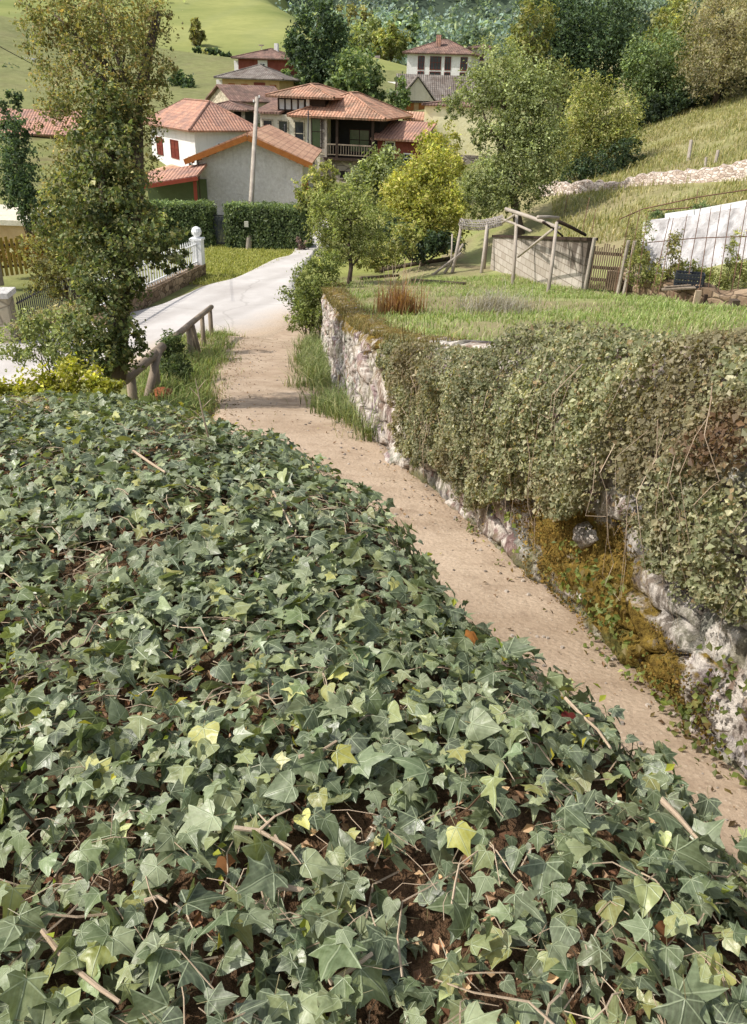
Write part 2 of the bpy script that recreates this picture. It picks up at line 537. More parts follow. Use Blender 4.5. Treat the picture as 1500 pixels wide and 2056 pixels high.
M = dict(
    ground=m_ground(), hill=m_hill(), forest_floor=m_forest_floor(), path=m_path(), road=m_road(), wall=m_stonewall(),
    ivy=m_ivy(), leaf=m_leaf('tree_leaf', .5, .42, .3), grass=m_leaf('grass_blade', .6, .35, .2), dryleaf=m_leaf('dry_leaf', .8, .15, .15),
    litter=m_noise('leaf_litter_soil', lin('2e2219') * .8, lin('84684f') * .85, 18, .95, .9, .03, 70, .1, space='geo'),
    twig=m_wood('dry_twig', lin('a58c72') * .85, lin('dcc8ae') * .9), twigd=m_wood('brown_twig', lin('4a3526') * .8, lin('7d624a') * .8),
    bark=m_wood('bark', lin('4b4036') * .6, lin('7b6c5c') * .7, 2), rail=m_wood('weathered_rail', lin('7d6f60') * .7, lin('b9a893') * .75, 2),
    palewood=m_wood('bleached_pole', lin('9a8d80') * .75, lin('d3c8ba') * .8, 2), darkwood=m_wood('dark_timber', lin('2e241e') * .8, lin('54443a') * .8),
    orangewood=m_wood('orange_stained_timber', lin('9a5a2c') * .8, lin('c98548') * .8), redwood=m_wood('red_brown_timber', lin('5a2a22') * .8, lin('8a4030') * .8),
    tile_red=m_tiles('red_clay_tile', lin('c2907a') * .9, lin('d0a28a') * .93, lin('a2847a') * .83),
    tile_orange=m_tiles('orange_clay_tile', lin('d4a688') * .93, lin('e0b89a') * .95, lin('ba8e78') * .83),
    tile_old=m_tiles('weathered_clay_tile', lin('c08c72') * .92, lin('d8ab90') * .94, lin('907a68') * .8),
    tile_brown=m_tiles('faded_brown_tile', lin('96756a') * .75, lin('b59484') * .8, lin('6f6058') * .7),
    tile_grey=m_tiles('grey_slate_tile', lin('8f8780') * .8, lin('aaa198') * .8, lin('7a6c62') * .7),
    plaster_grey=m_plaster('rough_grey_render', lin('d4cec8') * .98, lin('efebe7') * .98, .3, 5.0, .55, .2),  # stain amount here mottles the colour to imitate shading on the rough lumps
    plaster_white=m_plaster('white_render', lin('eceae6') * .84, lin('f7f5f2') * .84, .28),
    plaster_cream=m_plaster('cream_render', lin('d8cfb8') * .88, lin('ece4d0') * .88, .32),
    plaster_tan=m_plaster('tan_render', lin('c9a878') * .8, lin('e0c294') * .8, .15),
    plaster_yellow=m_plaster('pale_yellow_render', lin('f0e6b0') * .98, lin('f8f2cc') * .98, .12),
    plaster_red=m_plaster('dark_red_render', lin('7c4038') * .8, lin('965a4c') * .8, .25),
    stone=m_masonry('grey_rubble', lin('8a8078') * .8, lin('c8bcae') * .82, lin('6d6258') * .7),
    stone_cream=m_masonry('pale_rubble', lin('b8ac94') * .82, lin('ddd2ba') * .84, lin('8d8270') * .7),
    pinkstone=m_masonry('pinkish_dry_stone', lin('b09c8c') * .9, lin('e6d8cc') * .96, lin('7c6a5c') * .75, (6, 6, 9)),
    brownstone=m_masonry('brown_dry_stone', lin('7a6652') * .9, lin('b09a80') * .9, lin('3a3026') * .6, (3, 3, 5)),
    blocks=m_blocks(), whitewash=m_plaster('flaking_whitewash', lin('b4afad') * .85, lin('eae7e8') * .9, .75, 2.4, .44),
    white=m_flat('white_paint', (.8, .8, .8), .5), glass=m_flat('dark_window_glass', (.03, .035, .04), .12, .6), dark=m_flat('recess_shade', (.02, .018, .016), .9),  # dark: shade of recesses and openings put into a near-black paint
    iron=m_flat('dark_iron', (.05, .05, .055), .55, .4, .3), rust=m_noise('rusty_rod', lin('5a4638') * .8, lin('8e6c58') * .8, 6, .85, .3, .01),
    blackplastic=m_flat('black_plastic', (.03, .035, .045), .5), curtain=m_flat('pale_curtain', (.6, .6, .58), .9), greenpane=m_flat('greenish_pane', lin('6a7a54') * .7, .25, .5),
    terracotta=m_noise('terracotta_stone', lin('9a4a2c') * .8, lin('d08a60') * .8, 8, .9, .5, .02),
    moss=m_leaf('moss', .95, .1, .05), netting=m_flat('grey_netting', lin('b5aca4') * .8, .9), redtrim=m_flat('red_trim', lin('a04a34') * .8, .7),
    cable=m_flat('cable', (.02, .02, .02), .6), panel=m_flat('pale_roof_panel', lin('d8d4c8') * .8, .6),
)
# ------------------------------------------------------------------ terrain
WB = np.array([(2.9, -2.0), (2.45, 1.0), (1.94, 2.95), (1.39, 5.24), (.73, 6.93), (-.11, 9.79), (-.75, 14.5), (-1.45, 20.6), (-1.5, 22.2)])   # foot of the garden wall
WT = np.array([(-2, 7.2), (1, 6.75), (3.66, 5.98), (6.18, 5.17), (8.66, 4.51), (11.1, 3.97), (16, 3.1), (20.6, 2.36), (22.2, 2.1)])         # y, height of its top
PZ = np.array([(-4, 5.0), (0, 4.5), (2.95, 4.06), (5.24, 3.66), (6.93, 3.42), (9.79, 3.0), (12, 2.4), (15, 1.85), (18, 1.33), (21.6, .66), (24, .55)])


def wx(y): return np.interp(y, WB[:, 1], WB[:, 0])
def wt(y): return np.interp(y, WT[:, 0], WT[:, 1])
def pz(y): return np.interp(y, PZ[:, 0], PZ[:, 1])


class RBF:
    def __init__(s, P):
        P = np.array(P, float)
        s.c = P[:, :2]
        d = np.linalg.norm(s.c[:, None] - s.c[None], axis=2)
        n = len(P)
        A = np.zeros((n + 3, n + 3))
        A[:n, :n] = -d
        A[:n, n] = 1
        A[:n, n + 1:] = s.c
        A[n, :n] = 1
        A[n + 1:, :n] = s.c.T
        s.w = np.linalg.solve(A, np.concatenate([P[:, 2], [0, 0, 0]]))

    def __call__(s, x, y):
        x, y = np.asarray(x, float), np.asarray(y, float)
        sh = x.shape
        q = np.stack([x.ravel(), y.ravel()], 1)
        out = np.empty(len(q))
        n = len(s.c)
        for i in range(0, len(q), 20000):
            b = q[i:i + 20000]
            d = np.sqrt(((b[:, None] - s.c[None]) ** 2).sum(2))
            out[i:i + 20000] = -d @ s.w[:n] + s.w[n] + b @ s.w[n + 1:]
        return out.reshape(sh) if sh else float(out[0])


low = []
for y in (-3, 0, 3, 5.2, 7, 9.8, 12, 15, 18, 21.6):
    r = float(wx(y))
    wdt = 2.3 + .05 * max(0, y - 9)
    for k in (0, .5, 1.0):
        low.append((r - wdt * k, y, float(pz(y))))
    low.append((r + 1.2, y, float(pz(y)) - .2))
    low.append((r + 4, y, float(pz(y)) - .4))
low += [(-3.75, 12.2, 2.42), (-4.3, 19.8, 1.2), (-4.1, 16, 1.75), (-4.9, 13.9, 2.0), (-5.2, 17, 1.2), (-3.4, 7, 3.3), (-5, 8, 2.8), (-4, 3, 4.0), (-7, 4, 2.2), (-7, 10, 1.7), (-6.6, 14, 1.0),
        (-9.4, 18.7, .53), (-6.2, 19.3, .69), (-9, 14, .8), (-14, 16, .7), (-14, 20, .5), (-10.6, 21.5, .45), (-20, 18, .7), (-7.6, 26, .37), (-4, 25, .45), (-2.3, 24.5, .5),
        (-4.9, 29.3, .23), (-1.5, 29, .35), (-3, 38.2, -.17), (-1, 38, 0), (-7.6, 33.7, 0.0), (-10, 36, 0.0), (-12, 30, .3), (-16, 30, .3), (-7, 41, -.5), (-12.4, 43.5, -.8), (-4, 43.7, -.55), (0, 44, -.2),
        (-25, 40, -.2), (-12, 52, -.6), (-3, 52, -.4), (-25, 55, 0), (-40, 55, 1), (-40, 25, 1), (-60, 60, 3), (-60, 20, 3), (-12, 68, .4), (-4, 68, .4), (6, 68, 1.2), (-25, 70, 1.6),
        (-14, 84, 3.2), (-4, 84, 2.8), (6, 84, 3.6), (-18, 100, 5.6), (-5, 100, 4.4), (3, 102, 4.6), (-30, 100, 6), (-21, 120, 7.6), (-8, 122, 7.2), (4, 126, 7.4), (12, 125, 8), (-35, 120, 8.5), (-50, 110, 10),
        (5, 8, 3.0), (8, 14, 2.0), (8, 22, 1.6), (3, 24, .9), (1.6, 29, 1.0), (4, 30, .9), (6.9, 38.7, 2.4), (10.3, 43.4, 2.9), (3, 38, .6), (5, 45, .9), (8, 60, 2.2), (16.8, 56.1, 5.3), (22.7, 57, 7.2),
        (13.3, 31.8, 4.2), (10.6, 34.7, 3.5), (20, 26, 6), (20, 40, 6.2), (30, 40, 9), (40, 60, 14), (45, 25, 14), (45, 0, 12), (20, 0, 7), (12, 85, 5.5), (30, 90, 13), (60, 90, 22), (60, 40, 20),
        (-20, 0, 2), (-45, 0, 3), (0, -15, 5), (-20, -15, 3), (25, -15, 8), (18, 130, 11), (40, 130, 18), (70, 130, 30), (-70, 130, 16)]
H = RBF(low)
high = []
for y in (-2, 1, 3.7, 6.2, 8.7, 11.1, 14, 17, 20.6, 22.2):
    r, z = float(wx(y)), float(wt(y))
    high += [(r + .1, y, z - .05), (r + 1.5, y, z), (r + 4, y, z + .05), (r + 7, y, z + .25)]
high += [(-1.0, 24.5, 1.75), (1.64, 28.8, 1.42), (4.1, 29.8, 1.3), (5.6, 22.4, 2.13), (6.0, 21.9, 2.2), (6.9, 21.5, 2.35), (8.3, 18.4, 2.75), (7.3, 21.0, 2.45), (8.2, 19.6, 2.7), (9.1, 18.4, 2.85), (10.2, 17.2, 3.1), (7.36, 17.2, 2.75), (7.9, 22.9, 3.6), (9.0, 21.4, 4.1), (10.0, 20.2, 4.4), (9.5, 12, 4.3), (14, 16, 5.6),
         (6.0, 27, 2.1), (8, 29, 3.0), (7.0, 38.7, 2.7), (10.6, 34.4, 3.7), (13.3, 31.3, 4.3), (10.2, 26.8, 3.9), (10.3, 43.4, 3.1), (16.8, 56.1, 5.5), (22.7, 57.1, 7.35), (4, 45, .7), (8, 60, 2.0), (20, 26, 6.2),
         (20, 40, 6.4), (30, 40, 9.2), (40, 60, 14.2), (45, 25, 14.2), (45, 0, 12.2), (20, 0, 8), (12, 85, 5.3), (30, 90, 13.2), (60, 90, 22.2), (0, 26, 1.2), (-1.5, 26, .6), (2.2, 33, .9)]
T = RBF(high)


def axis(segs):
    o = []
    for a, b, st in segs:
        o += list(np.arange(a, b, st))
    return np.array(o + [segs[-1][1]])


def sheet(name, X, Y, zf, colf, mat, keep=None, kind='structure'):
    gx, gy = np.meshgrid(X, Y)
    z = zf(gx, gy)
    V = np.stack([gx.ravel(), gy.ravel(), z.ravel()], 1)
    nx = len(X)
    i = np.arange(len(Y) - 1)[:, None] * nx + np.arange(nx - 1)[None]
    i = i.ravel()
    Fc = np.stack([i, i + 1, i + nx + 1, i + nx], 1)
    if keep is not None:
        k = keep(gx.ravel(), gy.ravel())
        Fc = Fc[k[Fc].all(1)]
        used = np.zeros(len(V), bool)
        used[Fc.ravel()] = True
        idx = np.cumsum(used) - 1
        V, Fc = V[used], idx[Fc]
    cols = colf(V[:, 0], V[:, 1], V[:, 2]) if colf else None
    return tag(link(name, npmesh(name, V, Fc, cols), mat), kind=kind)


GRASS1, GRASS2 = lin('7c8a44') * .6, lin('a6ad62') * .62
SOIL, SOIL2 = lin('8c7460') * .6, lin('6d5a48') * .55
STRAW = lin('b3a468') * .65


def mixc(f, a, b):
    f = np.asarray(f)[:, None]
    return a * (1 - f) + b * f


def road_mask(x, y):
    d = np.interp(y, [18, 24, 30, 39, 44], [0, -3, -4.5, -3, -1.5])
    return d


def colH(x, y, z):
    n = fbm(x, y, 3.0, 3)
    n2 = fbm(x, y, .7, 9)
    c = mixc(sstep(.3, .7, n), GRASS1, GRASS2)
    c = mixc(sstep(.5, .75, n2) * .6, c, SOIL)
    pathn = sstep(1.2, .2, np.abs(x - (wx(y) - 1.35 - .03 * np.maximum(0, y - 9)))) * sstep(24, 21, y)
    c = mixc(np.clip(pathn, 0, 1), c, SOIL)
    lawn = sstep(-9.5, -7.8, x) * sstep(31, 33, y) * sstep(44, 42, y)
    c = mixc(lawn * .8, c, lin('a8b055') * .72)
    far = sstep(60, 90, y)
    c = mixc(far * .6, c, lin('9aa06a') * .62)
    return c


def colT(x, y, z):
    n = fbm(x, y, 2.2, 5)
    n2 = fbm(x, y, .6, 8)
    c = mixc(sstep(.3, .7, n), lin('8ea050') * .8, lin('b0b878') * .8)
    c = mixc(sstep(.42, .66, n2) * .6, c, lin('b09a80') * .7)
    c = mixc(sstep(.56, .42, fbm(x, y, 2.4, 23) * .6 + fbm(x, y, 1.3, 21) * .4) * .7, c, lin('a8927a') * .68)
    bed = sstep(2.6, .6, np.hypot((x - 1.8) / 1.5, (y - 16.5) / 1.0))
    c = mixc(bed * .85, c, lin('a08670') * .62)
    h = sstep(24, 28, y) * sstep(3, 6, x) + sstep(9, 10.5, x)
    h = np.clip(h, 0, 1)
    c = mixc(h * .75, c, mixc(sstep(.35, .65, n), lin('9c9c62') * .7, lin('b3a77c') * .7))
    red = sstep(1.6, .4, np.hypot((x - 10.8) / 2.4, (y - 25.2) / .9))
    c = mixc(red * .8, c, lin('a0764e') * .6)
    return c


def Hg(x, y):
    z = H(x, y)
    return z - .05


XH = axis([(-75, -30, 3), (-30, -14, .8), (-14, 2, .25), (2, 16, .7), (16, 75, 3)])
YH = axis([(-16, -2, 1.5), (-2, 46, .25), (46, 70, .8), (70, 132, 2)])
sheet('ground', XH, YH, Hg, colH, M['ground'])


def keepT(x, y):
    edge = np.where(y < 22.2, wx(y) + .12, np.interp(y, [22.2, 26, 33, 40, 60, 90], [-1.45, -1.2, 2.2, 5.5, 9, 13]))
    return x > edge


XT = axis([(-1.8, 13, .16), (13, 20, .6), (20, 62, 3)])
YT = axis([(-2, 32, .16), (32, 60, .6), (60, 92, 3)])
sheet('garden_terrace', XT, YT, lambda x, y: T(x, y) + (fbm(x, y, .8, 4) - .5) * .09, colT, M['ground'], keepT)


def zhill(x, y):
    base = 10.0 + .155 * (y - 150) + np.maximum(0, -x - 40) * .05
    edge = np.interp(y, [120, 160, 200, 240, 300], [-8, -12, -20, -30, -44])
    f = sstep(26, -4, x - edge)
    return base * f + (8.0 + .02 * (y - 130)) * (1 - f) + (fbm(x, y, 30, 2) - .5) * 2 - sstep(150, 128, y) * .8


def zfor(x, y):
    b = 8 + .10 * np.maximum(0, y - 200) + .50 * np.maximum(0, y - 330)
    b = b + (fbm(x, y, 90, 5) - .5) * 16 * sstep(230, 330, y) + np.maximum(0, x - 30) * .18
    return b


sheet('grassy_hill', axis([(-260, -80, 12), (-80, 10, 3)]), axis([(128, 300, 4), (300, 340, 10)]), zhill, None, M['hill'])
sheet('wooded_hill', axis([(-420, 420, 14)]), axis([(131, 260, 9), (260, 640, 14)]), lambda x, y: zfor(x, y) - 1.2, None, M['forest_floor'])


# ---- ribbons: path and road
def ribbon(name, L, Rr, mat, n=14, dz=.03, sub=10, wob=.1, seed=1):
    L, Rr = np.array(L, float), np.array(Rr, float)
    t = np.linspace(0, len(L) - 1, (len(L) - 1) * sub + 1)

    def cr(P):
        o = []
        for u in t:
            i = min(int(u), len(P) - 2)
            f = u - i
            p0, p1, p2, p3 = P[max(i - 1, 0)], P[i], P[i + 1], P[min(i + 2, len(P) - 1)]
            o.append(.5 * ((2 * p1) + (-p0 + p2) * f + (2 * p0 - 5 * p1 + 4 * p2 - p3) * f * f + (-p0 + 3 * p1 - 3 * p2 + p3) * f ** 3))
        return np.array(o)
    A, B = cr(L), cr(Rr)
    s = np.linspace(0, 1, n)
    P = A[:, None] * (1 - s)[None, :, None] + B[:, None] * s[None, :, None]
    w = np.zeros(n)
    w[0], w[-1] = 1, 1
    P[:, :, 0] += w[None] * (vnoise(P[:, :, 1], P[:, :, 0], .7, seed) - .5) * wob * 2
    z = H(P[:, :, 0], P[:, :, 1]) + dz
    z[:, 0] -= dz + .07
    z[:, -1] -= dz + .07
    V = np.concatenate([P.reshape(-1, 2), z.reshape(-1, 1)], 1)
    i = (np.arange(len(t) - 1)[:, None] * n + np.arange(n - 1)[None]).ravel()
    return tag(link(name, npmesh(name, V, np.stack([i, i + 1, i + n + 1, i + n], 1)), mat), kind='structure')


ys = [-2, 1, 3, 5.2, 7, 9.8, 12, 14.5, 17, 19.5, 21.6, 23.4]
ribbon('path', [(wx(y) - 2.15 - .06 * max(0, y - 9.5), y) for y in ys], [(wx(y) + .1, y) for y in ys], M['path'], dz=.035, wob=.16)
G = lambda px, py: on(px, py, lambda x, y: H(x, y))[:2]
rl = [(-13, 62), (-6, 52), G(588, 506), G(548, 522), G(474, 556), G(405, 572), G(298, 614), (-10.2, 23.0), (-14, 21.6), (-24, 21.5)]
rr = [(-9, 62), (-3.2, 51), G(634, 504), G(614, 530), G(592, 575), G(606, 646), G(440, 700), (-6.4, 17.4), (-11, 14.5), (-24, 14)]
ribbon('road', rl, rr, M['road'], n=18, dz=.05, wob=.06, seed=4)


# ------------------------------------------------------------------ scattered blades and leaves
def rot_basis(nrm, ang):
    """per-row orthonormal frame: tip direction, side, normal"""
    n = nrm / np.linalg.norm(nrm, axis=1, keepdims=True)
    ref = np.where(np.abs(n[:, 2:3]) > .9, np.array([[0, 1., 0]]), np.array([[0, 0, 1.]]))
    u = np.cross(ref, n)
    u /= np.linalg.norm(u, axis=1, keepdims=True)
    v = np.cross(n, u)
    c, s = np.cos(ang)[:, None], np.sin(ang)[:, None]
    t = u * c + v * s
    return t, np.cross(n, t), n


def blades(P, h, w, lean, cols, seed=0):
    """grass blades: a bent two-part strip each"""
    r = np.random.default_rng(seed)
    n = len(P)
    a = r.uniform(0, 2 * math.pi, n)
    d = np.stack([np.cos(a), np.sin(a), np.zeros(n)], 1)
    b = np.stack([-np.sin(a), np.cos(a), np.zeros(n)], 1)
    up = np.array([0, 0, 1.])
    h = h[:, None]
    ln = lean[:, None]
    w = w[:, None]
    V = np.stack([P - b * w / 2, P + b * w / 2, P + up * h * .55 + d * h * ln * .25 + b * w * .36, P + up * h * .55 + d * h * ln * .25 - b * w * .36,
                  P + up * h * (1 - .3 * ln) + d * h * ln], 1)
    k = np.arange(n)[:, None] * 5
    q = np.concatenate([k, k + 1, k + 2, k + 3], 1)
    t = np.concatenate([k + 3, k + 2, k + 4], 1)
    c = np.repeat(cols[:, None], 5, 1)
    c = c * np.array([.7, .7, 1, 1, 1.1])[None, :, None]
    return V.reshape(-1, 3), [q, t], c.reshape(-1, 3)


def leafquads(P, size, nrm, ang, cols, asp=.6, fold=.12):
    t, s, n = rot_basis(nrm, ang)
    L = size[:, None]
    V = np.stack([P - t * L * .5, P + s * L * asp * .5 + n * L * fold + t * L * .03, P + t * L * .5 - n * L * fold * .6, P - s * L * asp * .5 + n * L * fold + t * L * .03], 1)
    k = np.arange(len(P))[:, None] * 4
    return V.reshape(-1, 3), np.concatenate([k, k + 1, k + 2, k + 3], 1), np.repeat(cols, 4, 0)


def pick(cols, n, r, p=None, jit=.18):
    C = np.array([lin(c) if isinstance(c, str) else c for c in cols])
    k = r.choice(len(C), n, p=p)
    f = r.uniform(0, 1, (n, 1))
    k2 = r.choice(len(C), n, p=p)
    return (C[k] * (.6 + .4 * f) + C[k2] * (.4 - .4 * f)) * np.exp(r.normal(0, jit, (n, 1)))


def grass_obj(name, label, pts, h, w, cols, mat='grass', lean=(.2, .9), seed=1, p=None, kind='stuff', cat='grass', parent=None):
    r = np.random.default_rng(seed)
    n = len(pts)
    V, Fc, c = blades(pts, h * r.lognormal(0, .35, n), w * r.uniform(.6, 1.4, n), r.uniform(lean[0], lean[1], n), pick(cols, n, r, p), seed)
    o = link(name, npmesh(name, V, Fc, c, smooth=False), M[mat], parent)
    if label: tag(o, label, cat, kind=kind)
    return o


def scatter(n, x0, x1, y0, y1, keep, zf, seed):
    r = np.random.default_rng(seed)
    x, y = r.uniform(x0, x1, n), r.uniform(y0, y1, n)
    k = keep(x, y, r)
    x, y = x[k], y[k]
    return np.stack([x, y, zf(x, y)], 1)


GR = [.95 * lin('869e58'), .95 * lin('a0b46c'), .95 * lin('b8be8a'), .9 * lin('768c4c'), .95 * lin('c8be9e')]

# garden terrace grass
def kg(x, y, r):
    e = wx(np.minimum(y, 22)) + .25
    n = fbm(x, y, 1.3, 21)
    bed = np.hypot((x - 1.8) / 1.9, (y - 16.5) / 1.2) < 1 + n
    return (x > e) & (fbm(x, y, 2.4, 23) * .5 + n * .5 > r.uniform(.38, .58, len(x)) - .22 * (r.random(len(x)) < .22)) & (~bed | (r.random(len(x)) < .12)) & (x < 4.8 + (25 - y) * .55)


pts = scatter(120000, -1.5, 11, 3.2, 25, kg, T, 31)
grass_obj('garden_grass', 'short bright green grass of the terrace garden behind the ivied wall', pts, .085, .014, GR, seed=3, p=[.3, .3, .2, .1, .1])
# hillside meadow
def kh(x, y, r):
    n = fbm(x, y, 2.2, 33)
    return (x > np.interp(y, [20, 30, 38, 46, 60], [9.2, 6.2, 7.5, 10.5, 15])) & (n > r.uniform(.2, .55, len(x)))
pts = scatter(110000, 5, 30, 19, 62, kh, T, 41)
grass_obj('meadow_grass', 'tall dry yellow green grass on the slope under the wood', pts, .20, .03,
          [.92 * lin('a8a66c'), .95 * lin('bcb484'), .88 * lin('949c60'), .95 * lin('cfc29a'), .82 * lin('7c8856')], seed=4, p=[.3, .25, .2, .15, .1])
# lawn by the road
def kl(x, y, r):
    return (x > np.interp(y, [30, 33, 43], [-7.6, -7.9, -9])) & (x < np.interp(y, [30, 36, 43], [-6.0, -4.6, -3.6])) & (y > 30)
pts = scatter(30000, -10, -3, 30, 43, kl, H, 51)
grass_obj('lawn', 'clipped yellow green lawn between the hedge and the road', pts - np.array([0, 0, .04]), .09, .03, [.9 * lin('a8ac5a'), .95 * lin('c0bc78'), .85 * lin('949e50')], seed=5)


# verge grasses along the path
def kv(x, y, r):
    n = fbm(x, y, .8, 61)
    e = wx(y)
    return (x < e + .05) & (x + r.normal(0, .14, len(x)) > e - .18 - .58 * sstep(8.6, 11, y) * n * 1.4 - .25 * n * (y < 9)) & (n > r.uniform(.2, .5, len(x)))
pts = scatter(110000, -2.6, 2, 4, 21, kv, H, 62)
k = pts[:, 1] > 8.8
grass_obj('verge_grass', 'soft green grass growing along the foot of the stone wall', pts[k], .30, .013, [.8 * lin('7a8c54'), .82 * lin('98a46c'), .75 * lin('647646'), .85 * lin('b0b084')], seed=6, lean=(.3, 1))
def kf(x, y, r):
    n = fbm(x, y, .9, 71)
    e = wx(y) - 2.25 - .06 * np.maximum(0, y - 9.5)
    return (x + r.normal(0, .14, len(x)) < e + .12 + .55 * n * sstep(13, 17, y)) & (x > e - 1.2) & (n > r.uniform(.15, .5, len(x)))
pts = scatter(40000, -6, -2, 9.5, 21.3, kf, H, 72)
grass_obj('fence_grass', 'bright green tufted grass along the path under the rail fence', pts, .17, .013, [.9 * lin('849a56'), .9 * lin('9cac68'), .8 * lin('66783f'), .85 * lin('a8a070')], seed=7, lean=(.3, 1))

# path litter
def kpl(x, y, r):
    e = wx(y)
    u = (e - x) / 2.2
    return (u > .0) & (u < 1.0) & (r.random(len(x)) < np.exp(-np.minimum(u, 1 - u) / .09) + .04)
pts = scatter(36000, -4, 2.6, 1, 21, kpl, H, 81)
r = np.random.default_rng(82)
n = len(pts)
V, Fc, c = leafquads(pts + np.array([0, 0, .05]), r.uniform(.012, .05, n), np.stack([r.normal(0, .5, n), r.normal(0, .5, n), np.ones(n)], 1), r.uniform(0, 6.28, n),
                     pick(['8c7258', '6a5440', 'a88a66', '54452e', '7d7a44'], n, r), .5)
tag(link('path_litter', npmesh('path_litter', V, Fc, c, smooth=False), M['dryleaf']), 'brown leaf litter and crumbs along the edges of the path', 'litter', kind='stuff')

# grass spilling over the crest of the far part of the wall
def kc(x, y, r):
    e = wx(y)
    return (x > e - .12) & (x < e + .5) & (fbm(x, y, .5, 64) > r.uniform(.3, .6, len(x)))
pts = scatter(30000, -1.8, .9, 7.5, 22, kc, lambda x, y: wt(y) - .03, 65)
grass_obj('crest_grass', 'short brownish grass and moss tufts spilling over the crest of the stone wall', pts, .10, .010,
          [.8 * lin('8a8450'), .85 * lin('a89a68'), .75 * lin('6f6a3c'), .8 * lin('8f7a4a')], seed=8, lean=(.5, 1.3))
# pebbles on the path
r = np.random.default_rng(84)
mb = MB()
for k in range(420):
    y = r.uniform(1.5, 20)
    e = float(wx(y))
    u = abs(r.normal(0, .35)) if r.random() < .6 else r.uniform(0, 2.0)
    x = e - .1 - min(u, 2.0)
    s = r.uniform(.006, .022)
    z = H(x, y) + .035
    a0 = r.uniform(0, 6.28)
    ringp = [(x + math.cos(a0 + j * 1.257) * s * r.uniform(.8, 1.3), y + math.sin(a0 + j * 1.257) * s * r.uniform(.8, 1.3), z - .004) for j in range(5)]
    tp_ = [(x + (q[0] - x) * .55, y + (q[1] - y) * .55, z + s * .7) for q in ringp]
    for j in range(5): mb.poly([ringp[j], ringp[(j + 1) % 5], tp_[(j + 1) % 5], tp_[j]])
    mb.poly(tp_)
tag(mb.build('pebbles', M['stone']), 'small pale pebbles strewn on the sandy path', 'pebbles', kind='stuff')

# ------------------------------------------------------------------ ivy bank in front
EDGE = np.array([(1.25, -1.2), (1.1, .3), (.95, .8), (.81, 1.17), (.6, 1.6), (.37, 1.9), (.17, 2.32), (0, 3.12), (-.56, 4.0), (-1.2, 4.68), (-2.15, 5.02), (-3.3, 5.15), (-5, 5.25)])


def sdist(x, y):
    """signed distance to the bank's edge, positive on the bank"""
    p = np.stack([np.ravel(x), np.ravel(y)], 1)
    best = np.full(len(p), 1e9)
    sg = np.ones(len(p))
    for a, b in zip(EDGE[:-1], EDGE[1:]):
        ab = b - a
        t = np.clip(((p - a) @ ab) / (ab @ ab), 0, 1)
        d = p - (a + t[:, None] * ab)
        dd = np.hypot(d[:, 0], d[:, 1])
        cr = ab[0] * (p[:, 1] - a[1]) - ab[1] * (p[:, 0] - a[0])
        k = dd < best
        best[k] = dd[k]
        sg[k] = np.sign(cr[k])
    return (best * sg).reshape(np.shape(x))


def Mz(x, y):
    x, y = np.asarray(x, float), np.asarray(y, float)
    s = sdist(x, y) + (fbm(x, y, .6, 91) - .5) * .12
    top = 5.52 - .085 * np.maximum(0, y - 1.6) - .09 * np.maximum(0, y - 3.4) - .02 * np.maximum(0, -x) + (fbm(x, y, .9, 92) - .5) * .2 + (fbm(x, y, .25, 93) - .5) * .06
    top = top - .10 * np.clip((.4 - s) / .4, 0, 1) ** 2
    z = np.where(s < 0, top + s * 3.5, top)
    r = np.maximum(z, 2.2)
    return r if r.shape else float(r)


gx, gy = axis([(-5, 1.9, .06)]), axis([(-1.2, 6.2, .06)])
GX, GY = np.meshgrid(gx, gy)
GZ = Mz(GX, GY)
BV = np.stack([GX.ravel(), GY.ravel(), GZ.ravel()], 1)
nx = len(gx)
ii = (np.arange(len(gy) - 1)[:, None] * nx + np.arange(nx - 1)[None]).ravel()
BF = np.stack([ii, ii + 1, ii + nx + 1, ii + nx], 1)
tag(link('earth_bank', npmesh('earth_bank', BV, BF), M['litter']), kind='structure')

# sample points on the bank weighted by true area
v0, v1, v3 = BV[BF[:, 0]], BV[BF[:, 1]], BV[BF[:, 3]]
BN = np.cross(v1 - v0, v3 - v0)
BA = np.linalg.norm(BN, axis=1)
BN /= BA[:, None]
cen = BV[BF].mean(1)
ok = (sdist(cen[:, 0], cen[:, 1]) > -.32) & (np.abs(cen[:, 0]) < .55 + cen[:, 1] * .72 + .5) & (cen[:, 1] > .35)


def bank_points(n, seed, wfun=None):
    r = np.random.default_rng(seed)
    w = BA * ok
    if wfun is not None: w = w * wfun(cen)
    k = r.choice(len(BF), n, p=w / w.sum())
    a, b = r.random((2, n, 1))
    return v0[k] + (v1[k] - v0[k]) * a + (v3[k] - v0[k]) * b, BN[k], r


HALF = {
    'lobed': [(0, -.02), (.14, -.13), (.30, -.15), (.47, -.05), (.37, .10), (.34, .19), (.46, .30), (.58, .42), (.40, .47), (.26, .52), (.15, .75), (0, 1.0)],
    'star': [(0, 0), (.12, -.11), (.30, -.14), (.44, -.12), (.30, .06), (.22, .16), (.40, .30), (.62, .46), (.38, .46), (.17, .46), (.10, .74), (0, 1.08)],
    'heart': [(0, -.02), (.16, -.14), (.34, -.13), (.48, 0), (.48, .14), (.46, .26), (.42, .36), (.36, .46), (.28, .57), (.19, .70), (.10, .84), (0, .98)],
    'three': [(0, 0), (.12, -.10), (.27, -.10), (.38, .02), (.40, .14), (.46, .26), (.56, .38), (.40, .45), (.26, .50), (.16, .66), (.08, .82), (0, 1.02)],
}


